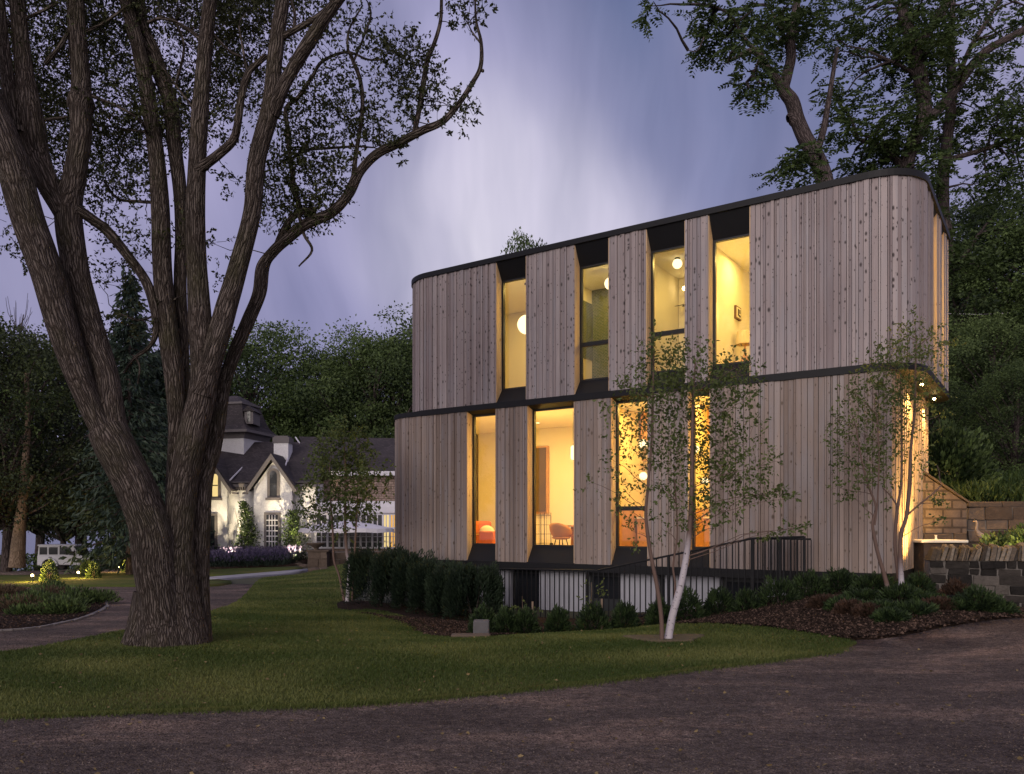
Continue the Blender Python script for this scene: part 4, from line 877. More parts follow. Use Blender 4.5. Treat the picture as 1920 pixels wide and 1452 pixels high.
# ------------------------------------------------------------------ woodland trees
def proto(seed,h,w,base_f,ncl,per,leaf,mat,conifer=False,barkm='bark2',wid=.55):
    rs=np.random.RandomState(seed); random.seed(seed); root=empty('woodland_tree' if not conifer else 'spruce_tree',(0,0,0))
    B=Bark(); ps=[]
    if conifer:
        B.limb([(0,0,-.3),(0,0,h*.5),(0,0,h*.97)],[h*.016,h*.009,.02],8)
        n=ncl
        for k in range(n):
            t=(k/n)**.9; z=h*(base_f+(1-base_f)*t); r=w*.5*(1-t)**.8*(.8+.4*rs.rand()); a=k*2.4+rs.rand(); tip=np.array([math.cos(a)*r,math.sin(a)*r,z-r*.28+.02])
            B.limb([(0,0,z),tuple(tip)],[.03,.01],4)
            m=max(3,int(per*(.3+r/(w*.5)))); tt=rs.rand(m,1)**.7; P=np.array([0,0,z])+(tip-[0,0,z])*tt+rs.normal(0,.1+.07*r,(m,3))*[1,1,.55]; D_=(tip-[0,0,z])/max(r,.1)+rs.normal(0,.6,(m,3)); D_[:,2]-=.5
            ps.append((P,D_,leaf*rs.uniform(.6,1.2,m),np.clip(rs.uniform(0,.5,m)+rs.uniform(-.2,.4),0,1)))
    else:
        top=np.array([rs.uniform(-.4,.4),rs.uniform(-.4,.4),h*.86]); B.limb(spline([(0,0,-.4),(rs.uniform(-.2,.2),0,h*.3),tuple(top*[1,1,.7]),tuple(top)],4),np.interp(np.arange(13),[0,12],[h*.022,.05]),9,.1)
        for k in range(ncl):
            t=(k+.5)/ncl; zz=base_f+(1-base_f)*t; ang=k*2.4+rs.uniform(-.4,.4); prof=math.sin(math.pi*min(1,(t*.86+.13)))**.6; rr=w*.5*prof*rs.uniform(.25,1.0)**.7
            c=np.array([math.cos(ang)*rr,math.sin(ang)*rr,h*zz*.97]); z0=max(h*.18,c[2]-rr*1.1-.8)
            B.limb(wander((0,0,z0),c,5,.06,.05),np.linspace(.012*h*(1-t*.6),.02,5),5)
            cr=w*.145*rs.uniform(.6,1.6); m=int(per*(cr/(w*.145))**1.6); u=rs.normal(size=(m,3)); u/=np.linalg.norm(u,axis=1,keepdims=True)
            # sub-clumps give ragged edges
            sub=rs.normal(size=(8,3)); sub/=np.linalg.norm(sub,axis=1,keepdims=True); sid=rs.randint(0,8,m); P=c+sub[sid]*cr*.75*[1,1,.6]+u*(rs.rand(m,1)**.5)*cr*.5*[1,1,.62]
            D_=u+rs.normal(0,.6,(m,3)); D_[:,2]-=.2; ct=rs.uniform(-.15,.55); ps.append((P,D_,leaf*rs.uniform(.6,1.2,m),np.clip(ct+rs.uniform(-.1,.45,m)+sub[sid][:,2]*.15,0,1)))
    B.build('trunk',M[barkm],root); P,D_,S,T=cat(ps); leaf_obj('crown',P,D_,S,mat,root,T,wid); return root
used=set()
def place(root,x,y,z,sc,rz,label,group,sx=1):
    if root.name not in used: used.add(root.name); o=root
    else:
        o=root.copy(); COL.objects.link(o)
        for c in root.children: d=c.copy(); COL.objects.link(d); d.parent=o
    o.location=(x,y,z); o.rotation_euler=(0,0,rz); o.scale=(sc*sx,sc*sx,sc); tag(o,label,'tree',group); return o
T1=proto(1,10,8,.25,56,480,.15,M['leaf_wood']); T2=proto(2,10,6.2,.2,46,460,.145,M['leaf_wood']); T3=proto(3,10,8.6,.3,56,460,.15,M['leaf_lt']); T4=proto(4,10,4.6,.05,120,80,.30,M['needle_b'],True,wid=.35)
T6=proto(8,10,8,.22,54,420,.15,M['leaf_shade']); T5=proto(6,10,7.5,.12,62,440,.15,M['leaf_wood'])
def wood(pr,px,topy,D,label,group,zb=None,sx=1,rz=0):
    x=ax(px,D); z=HG(np.array([x]),np.array([D]))[0] if zb is None else zb; h=az(topy,D)-z; return place(pr,x,D,z,h/10.,rz,label,group,sx)
G1='trees beyond the turning circle'
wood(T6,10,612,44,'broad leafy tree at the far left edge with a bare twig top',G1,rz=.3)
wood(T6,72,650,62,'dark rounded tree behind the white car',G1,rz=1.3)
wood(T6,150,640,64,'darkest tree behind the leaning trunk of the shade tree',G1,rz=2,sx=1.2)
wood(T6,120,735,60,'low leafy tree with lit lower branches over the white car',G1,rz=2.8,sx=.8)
wood(T4,243,512,37,'tall spruce seen between the stems of the shade tree',G1,rz=.5,sx=.82)
wood(T4,262,600,45,'shorter spruce close behind the tall spruce',G1,rz=2.2,sx=.8)
wood(T4,300,660,46,'shorter spruce right of the tall spruce',G1,rz=3.1,sx=1.0)
wood(T2,330,690,60,'slim leafy tree glimpsed between the middle stems',G1,rz=.9)
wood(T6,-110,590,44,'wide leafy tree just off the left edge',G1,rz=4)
G2='trees behind the mansion'
wood(T1,470,622,66,'rounded dark tree straight behind the mansion tower',G2,rz=.7)
wood(T5,410,700,68,'lower dark tree left of the mansion tower',G2,rz=2.7)
wood(T2,600,652,70,'tree in the gap behind the mansion chimney',G2,rz=5,sx=.8)
wood(T1,700,632,66,'tall tree behind the left end of the timber house',G2,rz=2.1)
wood(T3,655,665,70,'paler feathery tree in front of the row behind the mansion',G2,rz=1.1,sx=1.0)
wood(T3,738,650,68,'paler tree touching the left end of the timber house',G2,rz=3.6)
wood(T5,560,740,70,'low bushy tree behind the mansion roof ridge',G2,rz=3)
wood(T5,790,600,68,'tree mostly hidden behind the timber house',G2,rz=4.4)
wood(T2,985,452,30,'tree whose tip shows above the timber house roof',G2,rz=1.8,zb=.8,sx=.5)
G3='trees on the slope at the right'
def slope(pr,px,topy,D,label,sx=1,rz=0):
    x=ax(px,D); z=float(HH(np.array(x),np.array(D)))-.2; h=az(topy,D)-z; return place(pr,x,D,z,h/10.,rz,label,G3,sx)
slope(T1,1850,370,34,'big tree filling the sky at the right edge',1,.4)
slope(T5,1930,420,27,'dense tree at the right edge above the stone wall',1.2,1.5)
slope(T2,1790,520,27,'dark tree close behind the right end of the house',1.2,2.5)
slope(T3,1860,600,24,'paler leafy tree above the stone wall',1.1,3.5)
slope(T5,1735,700,22,'low tree tucked against the right end of the house',1.1,4.5)
slope(T5,1900,690,21,'low leafy tree above the flower terrace',1.1,5.5)
slope(T3,2010,500,26,'tree just off the right edge',1.2,.9)
slope(T1,1700,440,32,'tree behind the round corner of the roof',1,2)
slope(T5,1800,730,31,'dark tree filling the gap low on the slope',1.4,.2); slope(T2,1890,560,38,'far dark tree high on the slope',1.6,3.2); slope(T5,1830,640,36,'middle dark tree high on the slope',1.5,5.2)
# warm lit trunk at the far left
lt=empty('lit_tree_trunk',base(35,1058),label='tall bare trunk lit amber from below at the far left',cat='tree',group=G1); B=Bark()
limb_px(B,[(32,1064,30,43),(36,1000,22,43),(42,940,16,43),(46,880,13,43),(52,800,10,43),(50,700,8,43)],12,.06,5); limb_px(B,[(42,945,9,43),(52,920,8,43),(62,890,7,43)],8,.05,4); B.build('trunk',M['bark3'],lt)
c=at(48,760,43); s=sprays(c,np.array([2.2,1.5,1.6]),160,8,.2); leaf_obj('crown',s[0],s[1],s[2],M['leaf_wood'],lt,s[3],.5)
bt=empty('bare_topped_tree',base(100,1070)+np.array([0,2,0]),label='thin tree with leafless twigs against the left sky',cat='tree',group=G1); B=Bark()
limb_px(B,[(20,700,9,46),(32,660,6,46),(38,630,4,46),(44,590,2,46)],6,0,4)
for k in range(30):
    x0=28+random.uniform(-6,12); y0=random.uniform(610,680); limb_px(B,[(x0,y0,1.4,46),(x0+(dx_:=random.uniform(-16,20)),y0-random.uniform(15,30),1.0,46),(x0+dx_*random.uniform(1.2,2),y0-random.uniform(34,64),.7,46)],4,0,2)
limb_px(B,[(-8,860,14,45),(8,760,12,45),(22,700,9,46)],8,.05,4); B.build('trunk',M['bark2'],bt)

# ------------------------------------------------------------------ birches
def birch(label,root,stems,clusters,D,n_scale=1,ll=.055,spread=.45):
    t=empty('birch_tree',root,label=label,cat='tree',group='young birches by the house'); B=Bark(); A=[]
    for s in stems: P,_=limb_px(B,s,10,.06,5,s[0][0]*.01); A.append(P)
    A=np.concatenate(A); ps=[]
    for (x,y,rx,ry,n) in clusters:
        c=at(x,y,D+random.uniform(-spread,spread)); s=sprays(c,np.array([rx*D/F,.3,ry*D/F]),max(1,int(n*n_scale/6*8.5)),6,ll*1.15,tintc=random.uniform(-.1,.2)); ps.append(s)
        low=A[A[:,2]<c[2]+.1]; low=low if len(low) else A; d=np.linalg.norm(low-c,axis=1)+.5*np.abs(low[:,2]-(c[2]-.4)); k=d.argmin()
        B.limb(wander(low[k],c,7,.05,.04),np.linspace(.007,.0025,7),5)
        for a,b in list(zip(*s[4]))[::12]: B.limb([c+(a-c)*.2,(a+c)*.5,a,b],[.003,.003,.002,.0015],3)
    B.build('trunk',M['birch'],t); P,Dd,S,T=cat(ps); leaf_obj('crown',P,Dd,S,M['leaf_birch'],t,T,.55); return t
random.seed(21)
D=11.0
birch('twin stemmed white birch on the lawn before the lit windows',base(1250,1208),
 [[(1251,1214,17,D-.05),(1255,1185,15,D),(1262,1150,14,D),(1276,1100,13,D),(1284,1060,12,D),(1290,1020,11,D),(1294,980,9,D),(1297,900,8,D),(1298,820,6,D),(1300,740,5,D),(1304,680,3,D)],
  [(1241,1212,9,D-.1),(1240,1160,8,D-.1),(1232,1100,8,D-.1),(1222,1050,7,D-.1),(1214,1000,7,D-.1),(1211,960,6,D-.1),(1216,900,5,D-.1),(1222,820,4,D),(1224,740,3,D),(1226,650,2,D)],
  [(1262,1180,5,D+.1),(1266,1100,4,D+.1),(1262,1060,4,D+.1),(1270,1000,3,D+.1),(1265,900,3,D)]],
 [(1225,650,24,28,22),(1235,690,36,35,40),(1215,720,45,30,40),(1180,730,26,24,18),(1285,665,26,25,20),(1300,700,40,40,55),(1260,730,45,35,60),(1340,700,26,30,26),(1380,690,24,28,24),(1375,730,35,34,40),(1410,700,14,22,10),(1400,750,24,22,18),(1340,760,45,35,55),(1280,780,45,40,65),(1200,770,45,34,30),(1160,770,30,30,12),
  (1230,820,45,40,50),(1185,840,40,40,26),(1145,860,20,40,8),(1290,850,50,45,70),(1350,830,40,45,70),(1400,830,30,40,36),(1330,890,50,36,60),(1390,890,45,28,46),(1440,870,20,24,14),(1430,925,40,20,28),(1465,920,20,10,10),(1480,935,10,6,4),(1270,920,45,36,44),(1220,900,40,36,26),(1170,920,30,34,12),(1370,940,40,22,26),(1310,950,40,26,26),(1300,1000,30,18,9),(1350,985,36,14,9),(1440,1000,30,10,10),(1480,992,26,9,10),(1500,990,10,8,4),(1195,1000,30,30,9),(1180,960,26,20,6),(1110,905,20,30,5),(1240,990,30,30,8)],D,.8)
D=13.1
birch('three stemmed birch leaning before the lit right corner',base(1690,1120),
 [[(1672,1135,10,D-.2),(1660,1085,8,D-.2),(1648,1045,7,D-.2),(1640,1010,7,D-.2),(1636,980,5,D-.2),(1642,950,4,D-.2),(1628,910,4,D-.2),(1615,860,3,D-.2),(1605,800,2,D-.2)],
  [(1640,985,4,D-.2),(1646,930,3,D-.2),(1648,850,3,D-.2),(1644,780,2,D-.2)],
  [(1690,1130,11,D),(1690,1090,10,D),(1688,1040,8,D),(1690,1000,8,D),(1700,965,7,D),(1706,900,7,D),(1708,840,5,D),(1714,780,5,D),(1716,720,4,D),(1718,640,2,D)],
  [(1685,1085,7,D+.1),(1678,1020,6,D+.1),(1682,960,6,D+.1),(1690,900,4,D+.1),(1690,800,3,D+.1),(1688,700,2,D+.1)],
  [(1702,965,4,D),(1725,945,3,D),(1750,925,3,D),(1765,910,2,D)],[(1683,950,3,D),(1670,930,3,D),(1655,915,2,D)]],
 [(1715,605,16,18,10),(1700,630,28,24,24),(1735,640,24,26,20),(1755,625,12,24,8),(1680,655,30,26,26),(1650,670,26,18,14),(1620,680,14,14,6),(1700,680,45,30,50),(1745,690,26,30,22),(1655,700,36,28,36),(1690,730,50,30,60),(1630,725,28,26,20),(1600,735,20,20,10),(1740,740,30,28,22),(1640,765,40,30,44),(1590,770,26,26,18),(1560,780,12,16,5),(1690,780,40,36,44),(1610,810,40,30,40),(1570,820,24,24,14),(1655,825,40,34,40),(1700,840,34,36,26),(1625,860,40,26,34),(1580,865,26,22,16),(1660,890,30,26,22),(1610,905,36,20,22),(1570,915,18,14,7),(1600,935,26,12,8),(1710,900,24,30,10),(1750,935,20,8,8),(1770,945,16,8,7),(1765,975,18,12,6),(1640,950,20,16,5),(1755,870,20,26,6),(1760,780,24,30,10),(1790,640,10,30,6)],D,.85)
D=18.6
birch('slender birch with dark crown on the slope left of the hedge',base(650,1124),
 [[(651,1128,8,D),(654,1090,7,D),(656,1060,7,D),(650,1035,6,D),(647,980,5,D),(648,900,4,D),(645,830,3,D)],[(645,1126,5,D),(636,1080,4,D),(626,1050,4,D),(624,1000,4,D),(620,940,3,D),(618,870,2,D)],[(660,1126,4,D),(664,1050,4,D),(668,980,3,D),(672,900,3,D)]],
 [(645,810,26,22,30),(625,840,30,24,40),(665,845,34,26,50),(610,870,30,24,40),(645,880,40,30,70),(690,880,28,24,36),(600,905,30,22,36),(660,920,44,26,60),(700,930,24,22,20),(585,945,26,20,24),(620,950,34,24,40),(570,960,20,16,10),(650,960,36,22,40),(600,985,30,18,18),(690,965,24,16,12),(640,1000,24,14,10),(720,900,14,14,6)],D,1.1,.085,.5)
# ------------------------------------------------------------------ shrubs
def shrub(name,label,cat_,group,c,rx,ry,h,n,mat,ll=.06,wid=.35,box=False,upw=.5,core=True,tb=0,parent=None,stemmat='bark2'):
    """c: ground point"""
    r=empty(name,c,label=label,cat=cat_,group=group); c=np.asarray(c,float)
    u=rand_unit(n); u[:,2]=np.abs(u[:,2])*1.0-.15*(RNG.uniform(0,1,n)<.2)
    if box: u=np.sign(u)*np.abs(u)**.45
    f=RNG.uniform(.68,1.0,n)**.8; nz=np.array([mn.noise(Vector(tuple(q*2.6+c[0]))) for q in u]); f=f*(1+.22*nz)
    P=c+u*f[:,None]*np.array([rx,ry,h]); P[:,2]=np.maximum(P[:,2],c[2]+.01)
    D=u*np.array([1,1,1])+rand_unit(n)*.55; D[:,2]+=upw
    T=np.clip(RNG.uniform(-.1,.6,n)+nz*.8+tb+.25*(f-.85),0,1)
    leaf_obj('foliage',P,D,RNG.uniform(.6,1.3,n)*ll,mat,r,T,wid)
    B=Bark()
    for k in range(5):
        a=k*1.256+.3; B.limb(spline([c+[0,0,-.05],c+np.array([math.cos(a)*rx*.25,math.sin(a)*ry*.25,h*.35]),c+np.array([math.cos(a)*rx*.5,math.sin(a)*ry*.5,h*.75])],3),np.linspace(.02,.006,7)*max(.6,h),5)
    B.build('stem',M[stemmat],r); return r
random.seed(3)
# clipped dark yews
Hg='dark upright yews before the left end of the house'
for k,(px,py,top,wpx,D) in enumerate([(712,1133,1030,64,18.9),(748,1140,1042,56,18.4),(782,1146,1054,52,17.9),(818,1152,1062,56,17.4),(852,1160,1068,52,16.9),(888,1166,1070,58,16.5)]):
    x=ax(px,D); z=h1(x,D); hh=az(top,D)-z; w=wpx*D/F*.92; hh*=1.0
    shrub('yew_shrub',['tallest dark yew at the left end of the row','second yew from the left end of the dark row','third yew from the left end of the dark row','fourth yew from the left end of the dark row','second yew from the right end of the dark row','dark yew at the right end of the row beside the grey boards'][k],'shrub',Hg,(x,D,z),w,w*.9,hh*1.05,9000,M['needle'],.085,.32,True,.8)
YG='low yew bushes along the basement wall'
YL=[(905,1184,26,44,13.6,'small low yew directly behind the pale concrete block'),(950,1188,24,44,13.5,'low yew second from the left along the basement'),(986,1188,26,42,13.5,'low yew below the first young sapling'),(1046,1184,22,42,13.7,'small round yew standing alone before the grey boards'),(1112,1182,32,48,13.8,'round yew under the second sapling'),(1172,1176,25,44,13.9,'narrow yew left of the twin birch stems'),(1238,1172,26,46,14.0,'yew seen behind the twin birch stems'),(1290,1164,28,54,14.1,'yew just right of the twin birch stems'),(1349,1160,30,56,14.2,'tall yew under the sloping handrail'),(1402,1164,30,56,13.9,'yew at the foot of the highest railing post'),(1462,1150,42,66,13.9,'broad bright yew below the dense balusters'),(1520,1134,40,60,14.0,'large yew touching the black base band')]
for k,(px,py,rw,hp,D,lb) in enumerate(YL):
    x=ax(px,D); z=az(py,D); zg=h1(x,D); c=(x,D,min(z,zg) if abs(z-zg)<.3 else zg); hh=az(py-hp,D)-c[2]
    shrub('yew_bush',lb,'shrub',YG,c,rw*D/F,rw*D/F*.9,hh,1900,M['yew'],.075,.3,False,.55,tb=.05+.1*(k>9))
JL=[(1575,1112,36,44,14.0,'yew','dark yew under the end of the house boards'),(1622,1158,44,44,13.0,'yew','spreading dark juniper left of the leaning birch'),(1690,1150,40,50,12.7,'yew','dark juniper at the foot of the leaning birch'),(1720,1120,32,40,13.2,'yew','leafy juniper by the gap at the stone wall'),(1660,1182,50,34,12.1,'yew','low juniper spilling towards the gravel'),(1712,1190,44,32,11.9,'yew','blue green juniper nearest the gravel'),(1548,1166,32,40,12.9,'russet','reddish brown low shrub left in the mulch'),(1760,1180,36,30,12.1,'russet','russet low shrub near the black lantern'),(1600,1190,34,24,12.3,'russet','small dark russet shrub beside the lawn tip'),(1832,1140,46,34,12.0,'yew','creeping juniper below the stone wall'),(1868,1152,36,22,11.9,'yew','low juniper mat at the foot of the stone wall'),(1790,1122,26,30,12.6,'russet','rust tipped shrub against the stone wall')]
JL+=[(1640,1128,40,50,13.5,'yew','dark juniper low against the base band'),(1585,1172,36,34,12.6,'yew','small dark juniper behind the lawn tip'),(1745,1158,40,34,12.4,'yew','dark juniper right of the birch foot'),(1672,1204,34,22,11.6,'yew','lowest juniper mat at the gravel edge'),(1630,1194,30,22,12.0,'russet','dull brown shrub at the front of the mulch'),(1800,1158,30,22,12.0,'yew','flat juniper mat before the black lantern')]
for (px,py,rw,hp,D,mt,lb) in JL:
    x=ax(px,D); zg=h1(x,D); hh=max(.18,az(py-hp,D)-zg); shrub('juniper_bush' if mt=='yew' else 'russet_shrub',lb,'shrub','low shrubs in the right bed',(x,D,zg),rw*D/F,rw*D/F*.8,hh,1700,M[mt],.08,.3,False,.25)
# saplings
for (px,py,top,D,lb) in ((983,1186,1118,13.7,'thin staked sapling with few pale leaves before the dark basement door'),(1113,1182,1092,13.9,'small leafy sapling before the second dark basement opening')):
    b0=np.array([ax(px,D),D,h1(ax(px,D),D)]); t=empty('sapling',b0,label=lb,cat='sapling'); B=Bark(); tip=np.array([ax(px-4,D),D,az(top,D)]); B.limb(wander(b0,tip,6,.03),np.linspace(.012,.004,6),6); B.build('stem',M['bark3'],t)
    s=sprays(b0*.35+tip*.65,np.array([.22,.2,.30]),16,5,.07,tintc=.3); leaf_obj('crown',s[0],s[1],s[2],M['leaf_birch'],t,s[3],.5)
    b=MB(); q=b0+[.14,0,0]; b.box((q[0]-.015,q[1]-.015,q[2]),(q[0]+.015,q[1]+.015,q[2]+.6)); b.build('stake',M['bark3'],t)
# island bed plants
pl=[]
for k in range(46):
    px=random.uniform(-60,185); py=random.uniform(1112,1160); q=hit(px,py)
    if inpoly(np.array([q]),IP)[0]: pl.append(q)
M['bedbrown']=leafmat('dry_leaf',(.06,.04,.025),(.13,.09,.055),.2)
for k,(x,y) in enumerate(pl[:22]):
    z=h1(x,y)+.05; n=620; mat=M['leaf_wood'] if k%4 else M['bedbrown']; u=rand_unit(n); u[:,2]=np.abs(u[:,2]); h=random.uniform(.15,.36); w=random.uniform(.35,.6)
    P=np.array([x,y,z])+u*RNG.uniform(.3,1,(n,1))*[w,w,h]; r=empty('bedding_plant',(x,y,z),label=('low green leafy plant in the oval island bed of the turning circle' if k%4 else 'brown dried plant in the oval island bed of the turning circle'),cat='plant',group='green plants in the island bed' if k%4 else 'brown plants in the island bed')
    leaf_obj('foliage',P,u+[0,0,.6],RNG.uniform(.05,.11,n),mat,r,None,.35)
IE=[(x,y) for x,y in IP]; b=MB()
for k in range(0,len(IE)):
    x,y=IE[k]; x2,y2=IE[(k+1)%len(IE)]
    if x<-12.8 or y>19: continue
    z=h1(x,y); d=np.array([x2-x,y2-y]); d/=max(1e-6,np.linalg.norm(d)); n_=np.array([d[1],-d[0]])*.07; w=random.uniform(.6,1.3)
    b.hexa([(x-n_[0],y-n_[1],z-.1),(x+n_[0]*w,y+n_[1]*w,z-.1),(x2+n_[0]*w,y2+n_[1]*w,z-.1),(x2-n_[0],y2-n_[1],z-.1),(x-n_[0],y-n_[1],z+.05),(x+n_[0]*w,y+n_[1]*w,z+.045),(x2+n_[0]*w,y2+n_[1]*w,z+.045),(x2-n_[0],y2-n_[1],z+.05)],random.random())
tag(b.build('stone_edging',simple('edging_stone',(.19,.17,.16),.9,.3,5,.4)),'thin flat stone edging round the tip of the island bed','edging')
# lavender along the mansion
lv=empty('lavender_border',(-14,45,h1(-14,45)),label='purple lavender border along the foot of the white mansion wall',cat='flower border'); n=15000
X=RNG.uniform(-19,-12.4,n); Y=RNG.uniform(44.4,48.5,n); P=np.stack([X,Y,H(X,Y)+RNG.uniform(.0,.55,n)],-1); Dd=rand_unit(n)*.6+[0,0,1]; leaf_obj('foliage',P[:9000],Dd[:9000],RNG.uniform(.1,.2,9000),M['needle_b'],lv,None,.3); P[9000:,2]+=.3; leaf_obj('flower',P[9000:],Dd[9000:],RNG.uniform(.1,.2,6000),M['laven'],lv,None,.4)

# ------------------------------------------------------------------ mansion, 50 m off
D=50.; kx=D/F
def X_(px): return (px-CX)*kx
def Z_(py): return CZ+(HY-py)*kx
def stucco():
    m,nt=new_mat('white_stucco'); g=geoco(nt); n1=noise(nt,mapping(nt,g,(1,1,.4)),1.2,6,.65); n2=noise(nt,g,14,5,.7); c=mix(nt,n1,(.66,.65,.68),(.82,.81,.84)); c=mix(nt,ramp(nt,n2,[(.35,.35),(.5,0)]),c,(.42,.40,.41)); finish(nt,c,.9,bump=n2,bstr=.6,bdist=.05); return m
M['stucco']=stucco()
def shingle():
    m,nt=new_mat('slate_shingle'); b=N(nt,'ShaderNodeTexBrick'); L(nt,mapping(nt,geoco(nt),(1,1,1),rot=(math.radians(90),0,0)),b.inputs[0]); b.inputs['Scale'].default_value=2.6; b.inputs['Color1'].default_value=(.035,.028,.03,1); b.inputs['Color2'].default_value=(.065,.052,.055,1); b.inputs['Mortar'].default_value=(.03,.025,.03,1); b.inputs['Mortar Size'].default_value=.035
    n1=noise(nt,geoco(nt),1.5,5); c=mix(nt,1,b.outputs[0],ramp(nt,n1,[(.3,(.75,)*3),(.7,(1.2,)*3)]),'MULTIPLY'); finish(nt,c,.8,bump=b.outputs[1],bstr=.5,bdist=.03); return m
M['slate']=shingle()
def sandstone(name,c1,c2,sc):
    m,nt=new_mat(name); b=N(nt,'ShaderNodeTexBrick'); L(nt,mapping(nt,geoco(nt),(1,1,1),rot=(math.radians(90),0,0)),b.inputs[0]); b.inputs['Scale'].default_value=sc; b.inputs['Color1'].default_value=(*c1,1); b.inputs['Color2'].default_value=(*c2,1); b.inputs['Mortar'].default_value=(*[x*.5 for x in c1],1); b.inputs['Mortar Size'].default_value=.03
    n1=noise(nt,geoco(nt),3,6,.7); c=mix(nt,1,b.outputs[0],ramp(nt,n1,[(.3,(.6,)*3),(.7,(1.3,)*3)]),'MULTIPLY'); finish(nt,c,.9,bump=n1,bstr=.7,bdist=.05); return m
M['sandst']=sandstone('sandstone_wall',(.24,.17,.14),(.33,.25,.21),1.6)
M['sandst2']=sandstone('sandstone_ashlar',(.125,.092,.074),(.155,.118,.095),1.3)
M['trim']=simple('stone_trim',(.15,.135,.14),.85,.15,5,.3); M['white']=simple('white_joinery',(.62,.60,.66),.6,.06,5,.05)
ma=empty('white_mansion',(X_(480),D,Z_(1046)),label='old white stuccoed mansion with steep slate gables and a mansard tower beyond the lawn',cat='mansion')
zg=Z_(1052)-.5; ze=Z_(905)
b=MB(); b.box((X_(330),D,zg),(X_(592),D+8,ze)); b.build('wall',M['stucco'],ma)
b=MB(); b.box((X_(592)+.005,D+2,zg),(X_(860),D+8,Z_(880))); b.build('stone_wing_wall',M['sandst'],ma)
# roofs
def roofp(name,pts,mat=None,t=.12):
    """pts: px,py,dy (behind the wall plane)"""
    P=[np.array([(px-CX)*(D+dy)/F,D+dy,CZ+(HY-py)*(D+dy)/F]) for px,py,dy in pts]; nn=np.cross(P[1]-P[0],P[2]-P[0]); nn/=np.linalg.norm(nn); 
    if nn[1]>0: nn=-nn
    b=MB(); b.prism(P,-nn*t); return b.build(name,mat or M['slate'],ma)
roofp('roof',[(320,906,-.4),(602,906,-.4),(602,829,3.6),(320,829,3.6)])
roofp('wing_roof',[(596,882,1.6),(870,882,1.6),(870,824,5.6),(560,819,5.6)])
for (px0,px1,pk,yp,zpy) in ((366,436,399,862,905),(478,556,517,858,905)):
    # gable: wall triangle, sloping roof planes, barge boards
    b=MB(); xm=(X_(px0)+X_(px1))/2; f=-.6
    hw=(X_(px1)-X_(px0))/2; zp=Z_(yp); b.prism([(xm-hw+.12,D+f,ze-.35),(xm+hw-.12,D+f,ze-.35),(xm,D+f,zp-.3)],(0,3,0)); b.box((xm-hw+.12,D+f,zg),(xm+hw-.12,D+f+.3,ze-.351)); b.build('gable_wall',M['stucco'],ma)
    for s in (-1,1):
        b=MB(); a=(xm,D+f-.35,zp); c=(xm+s*(hw+.25),D+f-.35,ze-.55); nrm=np.array([s*(zp-ze+.55),0,hw+.25]); nrm/=np.linalg.norm(nrm); b.prism([a,c,tuple(np.array(c)+nrm*.13),(xm,D+f-.35,zp+.2)],(0,4.5,0)); b.build('gable_roof',M['slate'],ma)
        b=MB(); b.prism([(xm,D+f-.42,zp+.16),(c[0],D+f-.42,c[2]+.05),(c[0]-s*.05,D+f-.42,c[2]-.22),(xm,D+f-.42,zp-.18)],(0,.1,0)); b.build('barge_board',M['trim'],ma)
        b=MB(); b.prism([(c[0]+s*.0,D+f-.2,c[2]-.04),(c[0]+s*.28,D+f-.2,c[2]-.1),(c[0]+s*.28,D+f-.2,c[2]-.2),(c[0],D+f-.2,c[2]-.2)],(0,.3,0)); b.build('eave_return',M['trim'],ma)
b=MB(); b.box((X_(436),D-.35,Z_(914)),(X_(478),D-.002,Z_(904))); b.box((X_(556),D-.35,Z_(914)),(X_(596),D-.002,Z_(904))); b.build('cornice',M['trim'],ma)
b=MB(); 
for px in np.arange(437,478,4): b.box((X_(px),D-.3,Z_(920)),(X_(px)+.05,D-.003,Z_(914)))
b.build('bracket',M['trim'],ma)
for pts in ([(432,905,-.45),(463,873,1.8)],[(535,880,.4),(541,863,1.5)],[(555,824,4.2),(563,836,3.6)]):
    (a,c,e),(a2,c2,e2)=pts; b=MB(); b.tube([((a-CX)*(D+e)/F,D+e-.12,CZ+(HY-c)*(D+e)/F+.12),((a2-CX)*(D+e2)/F,D+e2-.12,CZ+(HY-c2)*(D+e2)/F+.12)],.05,6); b.build('valley_flashing',M['white'],ma)
b=MB(); b.box((X_(596),D+1.5,Z_(886)-.1),(X_(870),D+1.98,Z_(880)-.02)); b.build('gutter',M['white'],ma)
# chimney
cD=D+1.6
b=MB(); b.box((X_(499),cD,Z_(868)),(X_(527),cD+1.0,Z_(826))); ch=b.build('chimney',M['stucco'],ma); b=MB(); b.box((X_(497),cD-.05,Z_(826)+.002),(X_(529),cD+1.05,Z_(815))); b.box((X_(500),cD,Z_(815)+.002),(X_(526),cD+1,Z_(812))); b.build('chimney_cap',M['trim'],ch)
b=MB(); b.box((X_(633),D+5,Z_(830)),(X_(656),D+5.8,Z_(815))); b.build('chimney',M['stucco'],ma)
b=MB(); b.box((X_(734),D+2.4,Z_(866)),(X_(762),D+5,Z_(836))); b.prism([(X_(731),D+2.3,Z_(836)),(X_(765),D+2.3,Z_(836)),(X_(748),D+2.3,Z_(822))],(0,3,0)); b.build('dormer',M['stucco'],ma)
